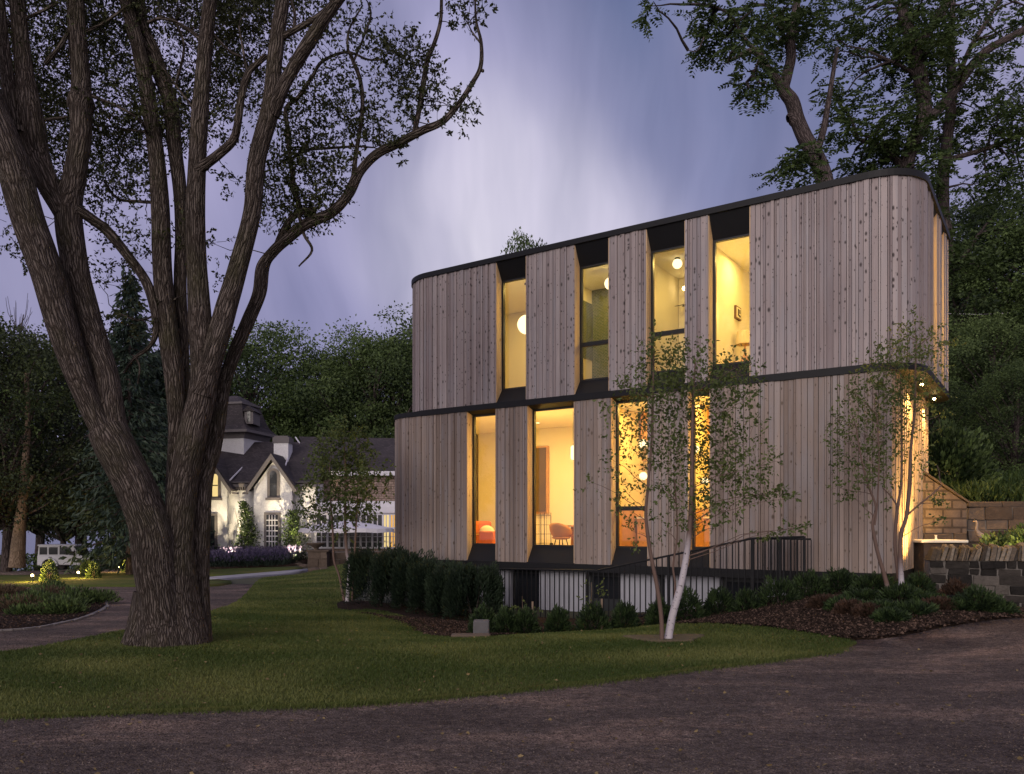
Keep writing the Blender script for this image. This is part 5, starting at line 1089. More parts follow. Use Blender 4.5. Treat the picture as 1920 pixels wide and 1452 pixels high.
# tower
TD=D+2.5; tx=(442-CX)*(TD+1.6)/F; k2=(TD)/F
def tz(py): return CZ+(HY-py)*k2
def frustum(x,y,h0,h1_,z0,z1,name,mat,seg=4,rot=math.pi/4*.72,parent=None,curve=None):
    b=MB(); rows=curve or [(h0,z0),(h1_,z1)]; vs=[(x+r*math.sqrt(2)*math.cos(rot+2*math.pi*q/seg),y+r*math.sqrt(2)*math.sin(rot+2*math.pi*q/seg),z) for r,z in rows for q in range(seg)]
    n=len(rows); fs=[(i*seg+q,i*seg+(q+1)%seg,(i+1)*seg+(q+1)%seg,(i+1)*seg+q) for i in range(n-1) for q in range(seg)]+[tuple(range(seg-1,-1,-1)),tuple((n-1)*seg+q for q in range(seg))]
    b.add(vs,fs); return b.build(name,mat,parent or ma)
frustum(tx,TD+1.6,1.5,1.5,zg,tz(822),'tower_wall',M['stucco']); frustum(tx,TD+1.6,1.56,1.7,tz(822)+.002,tz(812),'tower_cornice',M['trim'])
frustum(tx,TD+1.6,2.0,2.0,tz(812)+.002,tz(807),'tower_eave',M['trim'])
tr=frustum(tx,TD+1.6,0,0,0,0,'mansard_roof',M['slate'],curve=[(1.95,tz(807)+.002),(1.62,tz(797)),(1.38,tz(780)),(1.2,tz(762)),(1.12,tz(756))])
frustum(tx,TD+1.6,1.2,1.2,tz(756)+.002,tz(752),'tower_cap',M['trim']); frustum(tx,TD+1.6,1.1,.2,tz(752)+.002,tz(736),'tower_cap',M['slate'])
dx=(467-CX)*k2; b=MB(); b.box((dx-.28,TD-.05,tz(795)),(dx+.28,TD+1.4,tz(772))); do=b.build('dormer',M['trim'],ma); b=MB(); b.prism([(dx-.42,TD-.15,tz(772)),(dx+.42,TD-.15,tz(772)),(dx,TD-.15,tz(761))],(0,1.6,0)); b.build('dormer_roof',M['slate'],do); b=MB(); b.box((dx-.11,TD-.08,tz(792)),(dx+.11,TD-.052,tz(772))); b.build('pane',M['carglass'],do)
# windows
def mwin(px0,px1,py0,py1,arch=False,lit=None,nv=1,nh=1,y0=0,surround=True):
    x0,x1,z0,z1=X_(px0),X_(px1),Z_(py1),Z_(py0); y=D+y0-.68; xm=(x0+x1)/2; r=(x1-x0)/2
    b=MB(); 
    def shape(e):
        if arch: return [(x0-e,y,z0-e*.5),(x1+e,y,z0-e*.5)]+[(xm+(r+e)*math.cos(a),y,z1-r+(r+e)*math.sin(a)*1.15) for a in np.linspace(0,math.pi,12)]
        return [(x0-e,y,z0-e*.5),(x1+e,y,z0-e*.5),(x1+e,y,z1+e),(x0-e,y,z1+e)]
    b.prism(shape(.16 if surround else .06),(0,.12,0)); b.box((x0-.25,y-.08,z0-.22),(x1+.25,y+.1,z0-.081)); w=b.build('window',M['trim'] if surround else M['white'],ma)
    b=MB(); b.prism([(q[0],y-.02,q[2]) for q in shape(0)],(0,.019,0)); b.build('pane',M[lit] if lit else M['carglass'],w)
    b=MB()
    for q in range(1,nv+1): xx=x0+(x1-x0)*q/(nv+1); b.box((xx-.02,y-.045,z0),(xx+.02,y-.021,z1-(r*.3 if arch else 0)))
    for q in range(1,nh+1): zz=z0+(z1-z0)*q/(nh+1); b.box((x0,y-.044,zz-.03),(x1,y-.022,zz+.03))
    b.build('glazing_bars',M['frame'] if lit or nv<2 else M['white'],w)
mwin(406,416,891,932,True,'litwin2',0,1); mwin(512,525,886,932,True,None,0,1)
mwin(393,410,968,1022,False,None,0,1); mwin(506,527,966,1025,False,None,3,5)
mwin(738,748,896,935,False,None,0,1,2.6)
# conservatory with white glazed doors
cz0,cz1=Z_(1030),Z_(962); cy=D-2.2; kk=cy/F
def XC(px): return (px-CX)*kk
def ZC(py): return CZ+(HY-py)*kk
b=MB(); b.box((XC(590),cy+.15,ZC(1034)-.6),(XC(790),D+1.9,ZC(1029))); b.build('garden_room_plinth',M['sandst'],ma)
b=MB(); b.box((XC(588),cy-.15,ZC(962)),(XC(792),D+1.99,ZC(950))); b.box((XC(591),cy,ZC(950)+.003),(XC(790),cy+.15,ZC(940))); b.build('garden_room_parapet',M['white'],ma)
b=MB(); b.box((XC(592),cy+1.2,ZC(1029)+.01),(XC(789),cy+1.3,ZC(962)-.01)); b.build('garden_room_back',M['woodin'],ma)
pxs=[590,612,634,652,674,696,716,729,742,760,790]
for a,c in zip(pxs[:-1],pxs[1:]):
    lit={729:'litwin',716:'litwin2',760:'litwin2'}.get(a); f=MB(); x0,x1=XC(a),XC(c); 
    f.box((x0+.003,cy,ZC(1029)+.003),(x0+.12,cy+.1,ZC(962)-.003)); f.box((x0+.12,cy+.001,ZC(1029)+.003),(x1,cy+.099,ZC(1026))); f.box((x0+.12,cy-.01,ZC(993)),(x1,cy+.09,ZC(989))); f.box((x0+.12,cy,ZC(966)),(x1,cy+.1,ZC(962)-.003))
    xm=(x0+x1)/2+.05; f.box((xm-.03,cy+.01,ZC(1026)),(xm+.03,cy+.07,ZC(966)))
    for py in (1017,1007): f.box((x0+.12,cy+.02,ZC(py)),(x1,cy+.06,ZC(py)+.03))
    w=f.build('french_window',M['white'],ma); g=MB(); g.box((x0+.12,cy+.075,ZC(1026)),(x1,cy+.09,ZC(966))); g.build('pane',M[lit] if lit else M['carglass'],w)
# white parasol over the terrace
pa=empty('patio_umbrella',(XC(655),cy-2.5,ZC(1030)),label='open white parasol on the mansion terrace',cat='umbrella'); b=MB(); ca=at(650,981,46)
seg=24; rows=[(.02,.42),(.9,.26),(1.75,.0),(1.78,-.22)]; vs=[(ca[0]+r*1.55*math.cos(6.283*q/seg),ca[1]+r*math.sin(6.283*q/seg),ca[2]-.3+z-.04*(q%3==0)*(r>1)) for r,z in rows for q in range(seg)]
b.add(vs,[(i*seg+q,i*seg+(q+1)%seg,(i+1)*seg+(q+1)%seg,(i+1)*seg+q) for i in range(3) for q in range(seg)]); b.build('canopy',M['white'],pa); b=MB(); b.tube([(ca[0],ca[1],ca[2]),(ca[0],ca[1],ca[2]-2.4)],.03,8); b.build('pole',M['trim'],pa)

# ------------------------------------------------------------------ stone walls built of blocks
M['block']=tinted('grey_sandstone_block',[(0,(.018,.016,.015)),(.7,(.055,.047,.042)),(1,(.14,.122,.108))],.9,9,.8,.03,.2,.45)
M['blockp']=tinted('pink_sandstone_block',[(0,(.06,.044,.036)),(.5,(.10,.075,.06)),(1,(.17,.132,.108))],.9,8,.6,.03,.2,.35)
M['mortar']=simple('mortar',(.15,.135,.125),.95,.2,12,.3)
def blockwall(mb,mo,p0,p1,z00,z01,top0,top1,th,course=.2,bl=(.25,.6)):
    """wall from p0 to p1 (x,y); base z and top z at both ends"""
    p0=np.array(p0,float); p1=np.array(p1,float); L_=np.linalg.norm(p1-p0); d=(p1-p0)/L_; n_=np.array([-d[1],d[0]])
    if n_[1]<0: n_=-n_
    def q(s,off,z): p=p0+d*s+n_*off; return (p[0],p[1],z)
    mo.hexa([q(0.01,.015,z00),q(L_-.01,.015,z01),q(L_-.01,th,z01),q(.01,th,z00),q(.01,.015,top0-.003),q(L_-.01,.015,top1-.003),q(L_-.01,th,top1-.003),q(.01,th,top0-.003)])
    hh=top0-z00; nc=max(1,int(round(hh/course))); hs=np.cumsum([0]+[random.uniform(.75,1.25) for _ in range(nc)]); hs/=hs[-1]
    for i in range(nc):
        s=0
        while s<L_-.02:
            w=min(random.uniform(*bl),L_-s); 
            if L_-s-w<.12: w=L_-s
            def zz(s_,f): a=s_/L_; return (z00*(1-a)+z01*a)*(1-f)+(top0*(1-a)+top1*a)*f
            g=.014; o=random.uniform(-.04,.0); s1,s2=s+g,s+w-g; f0=hs[i]+.03/nc; f1=hs[i+1]-.03/nc; j=lambda:random.uniform(-.014,.014)
            mb.hexa([q(s1+j(),o+j(),zz(s1,f0)+j()),q(s2+j(),o+j(),zz(s2,f0)+j()),q(s2,.1,zz(s2,f0)),q(s1,.1,zz(s1,f0)),q(s1+j(),o+j(),zz(s1,f1)+j()),q(s2+j(),o+j(),zz(s2,f1)+j()),q(s2,.1,zz(s2,f1)),q(s1,.1,zz(s1,f1))],random.random()); s+=w
def wall(name,label,segs,th,mat,course,bl,copf=None):
    x,y=segs[0][0]; r=empty(name,(x,y,segs[0][2]),label=label,cat='wall'); mb,mo=MB(),MB()
    for s in segs: blockwall(mb,mo,s[0],s[1],s[2],s[3],s[4],s[5],th,course,bl)
    o=mb.build('stonework',M[mat],r,bevel=.008); mo.build('mortar',M['mortar'],r); return r
x0=ax(1742,13.2); xr=ax(2300,12.0)
nw=wall('dry_stone_wall','low dark stone wall with a sloping coping of leaning flat stones at the right edge',[((x0,13.2),(xr,11.9),.25,.1,az(1052,13.2),az(1054,12.0))],.5,'block',.125,(.14,.38))
blk=MB(); L_=math.hypot(xr-x0,1.3); d=np.array([xr-x0,-1.3])/L_; n_=np.array([-d[1],d[0]]); s=0
while s<L_-.05:
    w=random.uniform(.03,.085); zt=az(1052,13.2)+(az(1054,12.0)-az(1052,13.2))*s/L_; hgt=random.uniform(.21,.29); ln_=random.uniform(.07,.13)
    def q(a,off,z): p=np.array([x0,13.2])+d*a+n_*off; return (p[0],p[1],z)
    o=random.uniform(-.07,-.01); j=lambda:random.uniform(-.012,.012)
    blk.hexa([q(s,o,zt+.003+j()*.1),q(s+w-.008,o+j(),zt+.003),q(s+w-.008,.56,zt+.003),q(s,.56,zt+.003),q(s+ln_,.18+j(),zt+hgt*.85+j()),q(s+w+ln_-.012,.18+j(),zt+hgt*.85+j()),q(s+w+ln_-.012,.45,zt+hgt+j()),q(s+ln_,.45,zt+hgt+j())],random.random()); s+=w
blk.build('coping',tinted('coping_stone',[(0,(.05,.042,.035)),(.6,(.12,.10,.08)),(1,(.24,.21,.17))],.9,14,.9,.03,.2,.6),nw,bevel=.012)
# short return of the near wall running back at its left end
D=16.9
gw=wall('sandstone_buttress','smooth pinkish sandstone wall with sloping top between the house and the terrace',[((ax(1700,D),D),(ax(1812,D),D),.3,.3,az(1000,D),az(1000,D))],.4,'blockp',.28,(.3,.7))
mb=MB(); mb.prism([(ax(1700,D),D-.01,az(1000,D)+.002),(ax(1812,D),D-.01,az(1000,D)+.002),(ax(1812,D),D-.01,az(944,D)),(ax(1728,D),D-.01,az(888,D)),(ax(1700,D),D-.01,az(888,D))],(0,.4,0)); mb.build('upper_stonework',M['sandst2'],gw)
mb=MB(); mb.prism([(ax(1815,D),D-.05,az(944,D)),(ax(1726,D),D-.05,az(884,D)),(ax(1726,D),D-.05,az(880,D)),(ax(1817,D),D-.05,az(941,D))],(0,.5,0)); mb.build('coping',M['blockp'],gw)
D=17.2
tw_=wall('terrace_wall','taller warm brown stone wall carrying the planted terrace',[((ax(1813,D),D),(ax(2150,D),D-.5),.3,.3,az(952,D),az(950,D-.4))],.35,'blockp',.24,(.35,.8))
mb=MB(); xa=ax(1812,D)
while xa<ax(2150,D): w=random.uniform(.6,.95); mb.box((xa+.004,D-.08,az(952,D)+.004),(xa+w-.004,D+.4,az(941,D)),random.random(),.006); xa+=w
mb.build('coping',M['blockp'],tw_,bevel=.02)
# garden pillar and gable cap beyond the terrace
p=at(1836,900,22); gp=empty('stone_pillar',(p[0],22,HH(np.array(p[0]),np.array(22.))),label='square stone pillar with flat cap above the terrace planting',cat='pillar'); mb=MB(); mb.box((ax(1822,22),22,1.8),(ax(1848,22),22.4,az(874,22))); mb.build('shaft',M['block'],gp,bevel=.02); mb=MB(); mb.box((ax(1818,22),21.95,az(874,22)+.002),(ax(1852,22),22.45,az(868,22))); mb.build('cap',M['block'],gp,bevel=.02)
p=at(1890,890,22); gs=empty('low_stone_wall',(p[0],22,1.9),label='low garden wall with shallow pitched stone cap above the terrace planting',cat='wall'); mb=MB(); mb.box((ax(1850,22),22,1.8),(ax(1912,22),22.4,az(893,22))); mb.build('stonework',M['block'],gs); mb=MB(); mb.prism([(ax(1846,22),21.94,az(893,22)),(ax(1914,22),21.94,az(887,22)),(ax(1912,22),21.94,az(884,22)),(ax(1892,22),21.94,az(881,22)),(ax(1846,22),21.94,az(889,22))],(0,.5,0)); mb.build('cap',M['block'],gs)
# fountain slab
D=15.4; fb=empty('stone_table',(ax(1773,D),D,.3),label='pale lit stone slab with a small spout before the sandstone wall',cat='stone table'); mb=MB(); mb.box((ax(1728,D),D,az(1018,D)),(ax(1816,D),D+.7,az(1013,D))); mb.build('slab',M['ceil'],fb,bevel=.008); mb=MB(); mb.box((ax(1736,D),D+.08,.2),(ax(1808,D),D+.6,az(1018,D)-.002)); mb.build('plinth',M['blockp'],fb); mb=MB(); mb.lathe((ax(1773,D),D+.35,az(1013,D)+.002),[(.03,0),(.02,.03),(.018,.07),(.03,.09)],10); mb.build('spout',M['ceil'],fb)
# goose sculpture
D=16.2; g0=at(1838,1015,D); ge=empty('goose_statue',(g0[0],D,az(1024,D)-.25),label='pale upright goose figure standing against the terrace wall',cat='statue'); mb=MB(); gq=lambda px,py,dy=0: tuple(at(px,py,D)+[0,dy,0])
S=spline([gq(1826,978)+(.014,),gq(1831,979)+(.026,),gq(1832,986)+(.024,),gq(1831,993)+(.026,),gq(1834,999)+(.042,),gq(1838,1004)+(.062,),gq(1843,1008)+(.066,),gq(1848,1012)+(.045,),gq(1853,1016)+(.02,)],4)
mb.tube([tuple(r_[:3]) for r_ in S],list(S[:,3]),12); mb.build('body',simple('goose_paint',(.24,.2,.18),.8,.2,10),ge,True); mb=MB(); mb.tube([gq(1828,978),gq(1823,979)],[.014,.004],8); mb.build('bill',simple('goose_bill',(.3,.13,.04),.6),ge)
for s in (-.03,.03): mb=MB(); mb.tube([gq(1839,1010,s),gq(1840,1040,s)],.012,6); mb.build('leg',M['bark3'],ge)
# terrace planting and bright shrub
def strip(name,label,cat_,x0,x1,y0,y1,zf,h,n,mat,ll,group=None,wid=.3,up=1.0):
    X=RNG.uniform(x0,x1,n); Y=RNG.uniform(y0,y1,n); Z=zf(X,Y); r=empty(name,((x0+x1)/2,(y0+y1)/2,float(zf(np.array((x0+x1)/2),np.array((y0+y1)/2)))),label=label,cat=cat_,group=group)
    hz=RNG.uniform(0,1,n)*h*(.7+.5*np.sin(X*3.1)*np.sin(Y*2+X)); P=np.stack([X,Y,Z+hz],-1); D_=rand_unit(n)*.7; D_[:,2]+=up; leaf_obj('foliage',P,D_,RNG.uniform(.6,1.3,n)*ll,mat,r,None,wid); return r
M['daylily']=leafmat('daylily_leaf',(.02,.04,.012),(.08,.12,.035),.2)
strip('daylily_bed','grassy daylily planting above the taller stone wall','planting',ax(1812,17.9),13.5,17.75,20.5,HH,.36,9000,M['daylily'],.26,wid=.12)
for k,(px,py) in enumerate(((1895,918),(1918,933))):
    c=at(px,py,18.2); o=empty('daylily_flower',c,label=['orange daylily bloom in the terrace planting','orange daylily bloom at the very right edge above the wall'][k],cat='flower'); n=9; leaf_obj('petal',np.repeat(c[None],n,0),rand_unit(n)+[0,0,.4],np.full(n,.09),leafmat('lily_orange',(.6,.14,.03),(.7,.25,.06)),o,None,.35); b=MB(); b.tube([tuple(c),(c[0],c[1],c[2]-.45)],.006,5); b.build('stem',M['hosta'],o)
c=np.array([ax(1880,14.6),14.6,.45]); shrub('variegated_shrub','bright yellow green shrub lit behind the near stone wall','shrub',None,c,.62,.4,az(996,14.6)-.45,1900,M['leaf_lt'],.1,.5)
c=np.array([ax(1935,14.4),14.4,.45]); shrub('variegated_shrub','taller green shrub at the right edge behind the near stone wall','shrub',None,c,.5,.4,az(970,14.4)-.45,1500,M['hosta'],.1,.5)
shrub('laurel_shrub','dark shrub hanging over the sandstone wall beside the house','shrub',None,(ax(1770,19.5),19.5,2.1),1.3,.9,az(800,19.5)-2.1,5200,M['leaf_wood'],.14,.5)
shrub('laurel_shrub','leafy shrub left of the square stone pillar','shrub',None,(ax(1815,20),20,2.1),1.0,.8,az(855,20)-2.1,3600,M['leaf_wood'],.14,.5)
shrub('laurel_shrub','dark shrub behind the pitched stone cap','shrub',None,(ax(1890,23.5),23.5,2.5),1.8,.9,az(810,23.5)-2.5,5200,M['leaf_wood'],.15,.5)
# utility cable
b=MB(); P=[at(px,py,26) for px,py in ((1760,588),(1830,590),(1880,588),(1930,583),(2050,572))]; b.tube([tuple(p) for p in P],.014,6); tag(b.build('utility_cable',M['white']),'thin pale cable crossing the dark trees at the right','cable')
# ground lantern
lx,ly=hit(1776,1138); lz=h1(lx,ly); ln_=empty('ground_lantern',(lx,ly,lz),label='squat black lantern box in the bed by the stone wall',cat='lantern'); b=MB(); b.box((lx-.1,ly-.1,lz),(lx+.1,ly+.1,lz+.16)); b.build('body',M['frame'],ln_,bevel=.01); b=MB(); b.box((lx-.13,ly-.13,lz+.162),(lx+.13,ly+.13,lz+.185)); b.build('cap',M['frame'],ln_)
# terrace pillars by the mansion
D=37.5
tw2=wall('terrace_stone_wall','rough stone terrace wall before the mansion garden room',[((ax(600,D),D),(ax(760,D+1),D+1),h1(ax(600,D),D)-.4,-.4,az(1036,D),az(1033,D+1))],.5,'blockp',.36,(.5,1.1))
gp=empty('gate_pillar',(ax(600,D),D-.3,h1(ax(600,D),D)),label='thick stone pillar carrying a wide shallow urn at the terrace corner',cat='pillar'); mb,mo=MB(),MB(); blockwall(mb,mo,(ax(582,D),D-.5),(ax(618,D),D-.5),-1.2,-1.2,az(1034,D),az(1034,D),.9,.4,(.4,.6)); mb.build('shaft',M['blockp'],gp); mo.build('core',M['blockp'],gp); mb=MB(); mb.box((ax(580,D),D-.58,az(1034,D)+.002),(ax(621,D),D+.45,az(1031,D))); mb.build('cap',M['blockp'],gp)
ur_=empty('stone_urn',(ax(594,D),D-.1,az(1031,D)),label='wide shallow stone urn on the terrace pillar',cat='urn'); mb=MB(); mb.lathe((ax(594,D),D-.1,az(1031,D)+.002),[(.16,0),(.1,.05),(.13,.1),(.4,.25),(.44,.32),(.38,.32),(.3,.27)],20); mb.build('bowl',M['blockp'],ur_,True)
for k,(px,py,w_) in enumerate(((570,1064,14),(590,1072,18),(608,1070,14),(560,1060,10))):
    c=base(px,py); r_=w_*c[1]/F*.6; b=MB(); b.ball((c[0],c[1],c[2]+r_*.2),r_,12,8,(1.2,.8,.55)); o=b.build('boulder',M['blockp'],None); tag(o,['flat boulder left of the terrace pillar','boulder at the foot of the terrace pillar','boulder right of the terrace pillar foot','smallest boulder at the end of the garden path'][k],'boulder')
sf=base(14,1060); gpz=empty('low_pier',sf,label='low stone pier at the far left edge by the parking court',cat='pier'); D=sf[1]; b=MB(); b.box((ax(-16,D),D,sf[2]-.2),(ax(6,D),D+.8,az(1046,D))); b.build('shaft',M['blockp'],gpz); b=MB(); b.box((ax(-18,D),D-.08,az(1046,D)+.002),(ax(9,D),D+.9,az(1042,D))); b.build('cap',M['blockp'],gpz)

# ------------------------------------------------------------------ white car
D=53.; cx0=ax(82,D); zc0=az(1073,D); car=empty('parked_car',(cx0+2.1,D,zc0),label='boxy white off road car with a spare square shape parked among the trees',cat='car')
car['label']='boxy white off road car parked by the path lights at the left'
wh=simple('white_paint',(.66,.66,.70),.35,.03,3,0,spec=.5); tyre=simple('tyre_rubber',(.02,.02,.02),.9,.1,5,.2)
def cz(h): return zc0+h
b=MB(); pr=[(0,.48),(.02,1.12),(4.15,1.12),(4.2,.95),(4.2,.55),(3.72,.55),(3.6,.85),(3.0,.85),(2.86,.5),(1.28,.5),(1.14,.85),(.54,.85),(.42,.48)]
b.prism([(cx0+x,D-.78,cz(z)) for x,z in pr],(0,1.56,0)); b.build('body',wh,car,bevel=.04)
b=MB(); b.prism([(cx0+x,D-.74,cz(z)) for x,z in [(.04,1.121),(.1,1.72),(2.35,1.72),(2.72,1.121)]],(0,1.48,0)); b.build('cabin',wh,car)
b=MB(); b.box((cx0+.02,D-.76,cz(1.722)),(cx0+2.5,D+.76,cz(1.83))); b.build('roof',wh,car,bevel=.03)
for x0_,x1_ in ((.16,.66),(.76,1.34),(1.46,2.16)): b=MB(); b.prism([(cx0+x0_,D-.755,cz(1.18)),(cx0+x1_+(.16 if x0_>1.4 else 0),D-.755,cz(1.18)),(cx0+x1_,D-.755,cz(1.66)),(cx0+x0_,D-.755,cz(1.66))],(0,.01,0)); b.build('side_window',M['carglass'],car)
b=MB(); b.prism([(cx0+2.38,D-.68,cz(1.68)),(cx0+2.73,D-.68,cz(1.14)),(cx0+2.75,D-.68,cz(1.14)),(cx0+2.40,D-.68,cz(1.68))],(0,1.36,0)); b.build('windscreen',M['carglass'],car)
for x_ in (.84,3.3):
    for sd in (-.83,.61):
        w=MB(); R_=.4; w.prism([(cx0+x_+R_*math.cos(a),D+sd,cz(.4)+R_*math.sin(a)) for a in np.linspace(0,2*math.pi,24,endpoint=False)],(0,.24,0)); wo=w.build('wheel',tyre,car); w=MB(); w.prism([(cx0+x_+.23*math.cos(a),D+sd-.01,cz(.4)+.23*math.sin(a)) for a in np.linspace(0,2*math.pi,10,endpoint=False)],(0,.26,0)); w.build('rim',M['trim'],wo)
    b=MB(); b.prism([(cx0+x_+(r_)*math.cos(a),D-.9,cz(.45)+r_*.95*math.sin(a)) for r_,aa in ((.56,np.linspace(0,math.pi,10)),(.47,np.linspace(math.pi,0,10))) for a in aa],(0,.13,0)); b.build('fender',wh,car)
for x_ in (.78,1.5): b=MB(); b.box((cx0+x_,D-.80,cz(.98)),(cx0+x_+.2,D-.782,cz(1.03))); b.build('door_handle',M['frame'],car)
b=MB(); b.box((cx0+2.2,D-.95,cz(1.15)),(cx0+2.35,D-.78,cz(1.4))); b.build('side_mirror',M['frame'],car)
b=MB(); b.box((cx0+4.2,D-.8,cz(.5)),(cx0+4.4,D+.8,cz(.7))); b.build('bumper',M['frame'],car)
b=MB(); b.box((cx0-.16,D-.35,cz(.75)),(cx0-.002,D+.35,cz(1.4))); b.build('spare_wheel',tyre,car,bevel=.05)

# ------------------------------------------------------------------ path lights with lit shrubs
LAMPS=[]
for k,(px,py,D,rw,hp,lb) in enumerate(((62,1082,30,15,40,'first small ground spotlight at the left lighting a bush'),(148,1075,33,12,32,'middle small ground spotlight below the white car'),(222,1063,40,8,28,'farthest small ground spotlight left of the great tree'))):
    x=ax(px,D); z=h1(x,D)+.06; l=empty('path_light',(x,D,z),label=lb,cat='spotlight',group='ground spotlights along the far lawn'); b=MB(); b.tube([(x,D,z-.05),(x,D,z+.14)],.02,6); b.build('stake',M['frame'],l); b=MB(); b.lathe((x,D,z+.141),[(.05,0),(.065,.05),(.05,.06)],12); b.build('housing',M['frame'],l); b=MB(); b.ball((x,D-.05,z+.24),.045,12,8); b.build('bulb',M['bulb'],l,True)
    sx=ax(px+(8 if k<2 else 1),D)+.25; shrub('clipped_bush',['leafy bush glowing yellow beside the first ground spotlight','leafy bush glowing yellow under the white car','slim bush glowing yellow beside the farthest ground spotlight'][k],'shrub','bushes lit by the ground spotlights',(sx,D+.35,z-.06),rw*D/F,rw*D/F,hp*D/F,700,M['leaf_lt'],.1,.45); LAMPS.append((x,D,z+.32))
c=np.array([ax(162,35),35,h1(ax(162,35),35)]); shrub('clipped_bush','second leafy bush right of the middle ground spotlight','shrub','bushes lit by the ground spotlights',c,.3,.3,.75,600,M['leaf_lt'],.1,.45)
# uplit shrubs against the mansion
MU=[]
for k,(px,top,rw,D) in enumerate(((455,942,30,49.0),(548,958,26,48.9))):
    x=ax(px,D); z=h1(x,D); hh=az(top,D)-z; r=empty('climbing_shrub',(x,D,z),label=['tall narrow shrub lit from below between the mansion windows','wide leafy shrub lit from below right of the mansion window'][k],cat='shrub',group='shrubs lit against the mansion'); B=Bark(); n=2600 if k==0 else 2200; t=RNG.uniform(0,1,n)**1.2; w_=(1-t*.85)*rw*D/F*(1.0 if k==0 else 1.6); P=np.stack([x+RNG.normal(0,.5,n)*w_+.3*(k==0)*np.sin(t*3),np.full(n,D)+RNG.uniform(-.3,.35,n),z+t*hh],-1); leaf_obj('foliage',P,rand_unit(n)+[0,0,.3],RNG.uniform(.1,.2,n),M['leaf_wood'],r,None,.5)
    for q in range(4): B.limb(wander((x+.1*q-.2,D+.1,z),(x+(q-1.5)*.35,D+.2,z+hh*(.9-.12*q)),7,.05),np.linspace(.04,.01,7),5)
    B.build('stem',M['bark3'],r); MU.append((x+(-.3 if k==0 else .5),D-1.7,z+.15))
ub=[(ax(563,48.8),48.3,h1(ax(563,48.8),48.8)+.15)]
for k,p_ in enumerate(MU):
    o=empty('ground_uplight',p_,label=['small uplight at the foot of the narrow lit shrub','small uplight at the foot of the wide lit shrub'][k],cat='spotlight'); b=MB(); b.lathe((p_[0],p_[1],p_[2]-.16),[(.08,0),(.09,.12)],10); b.build('housing',M['frame'],o); b=MB(); b.ball((p_[0],p_[1],p_[2]-.02),.05,10,6); b.build('bulb',M['globe'],o,True)

# ------------------------------------------------------------------ grass and loose stuff
def scatter_in(poly,n,dens=lambda x,y:1.0):
    mn_,mx_=poly.min(0),poly.max(0); out=[]; tot=0
    while tot<n:
        P=RNG.uniform(mn_,mx_,(n*2,2)); P=P[inpoly(P,poly)]; k=RNG.uniform(0,1,len(P))<dens(P[:,0],P[:,1]); P=P[k]; out.append(P); tot+=len(P)
    return np.concatenate(out)[:n]
Lp=np.array([q for q in LP]); n=210000
G=scatter_in(Lp,n,lambda x,y: np.clip((9.5/np.maximum(y,6))**2.2,0,1)*(np.abs(x/np.maximum(y,1))<.75))
hgt=np.array([.5+.5*mn.noise(Vector((x*.8,y*.8,0))) for x,y in G]); edge=np.clip(1.2-np.abs(0),0,1)
z=H(G[:,0],G[:,1])+.045; b3=np.stack([G[:,0],G[:,1],z],-1); ang=RNG.uniform(0,6.28,n); w_=RNG.uniform(.004,.0075,n)*np.clip(G[:,1]/8,1,2.2); hh=(RNG.uniform(.014,.034,n)+hgt*.014); side=np.stack([np.cos(ang),np.sin(ang),0*ang],-1)*w_[:,None]; lean=RNG.normal(0,.45,(n,3))*hh[:,None]; lean[:,2]=hh
V=np.stack([b3-side,b3+side,b3+lean],1).reshape(-1,3); pt=np.array([mn.noise(Vector((x*.55,y*.9,4))) for x,y in G]); T=np.clip(RNG.uniform(0,.65,n)+pt*.9,0,1)
tag(link('grass',np_mesh('grass',V,3,np.arange(3*n),M['grass'],tint=T)),kind='stuff')
# longer ragged tufts along the gravel edge
fe=np.array(pp([(x,y) for x,y in [(0,1352),(200,1345),(430,1337),(640,1330),(800,1318),(960,1302),(1100,1288),(1250,1268),(1400,1250),(1500,1237),(1585,1222)]])); n=16000
t=RNG.uniform(0,len(fe)-1.001,n); i=t.astype(int); f=(t-i)[:,None]; G=fe[i]*(1-f)+fe[i+1]*f+RNG.normal(0,.07,(n,2))+[0,.03]; b3=np.stack([G[:,0],G[:,1],H(G[:,0],G[:,1])+.01],-1); ang=RNG.uniform(0,6.28,n); side=np.stack([np.cos(ang),np.sin(ang),0*ang],-1)*.0055; hh=RNG.uniform(.02,.06,n); lean=RNG.normal(0,.5,(n,3))*hh[:,None]; lean[:,2]=hh
V=np.stack([b3-side,b3+side,b3+lean],1).reshape(-1,3); tag(link('edge_grass',np_mesh('edge_grass',V,3,np.arange(3*n),M['grass'],tint=RNG.uniform(0,.7,n))),kind='stuff')
M['chip']=tinted('bark_chip',[(0,(.014,.010,.008)),(.6,(.036,.023,.018)),(1,(.13,.085,.065))],.95,30,.3,.01,.1,.2)
M['pebble']=tinted('loose_gravel',[(0,(.05,.04,.04)),(.6,(.09,.068,.057)),(.95,(.16,.125,.105)),(1,(.24,.2,.17))],.95,40,.3,.01,.1,.2)
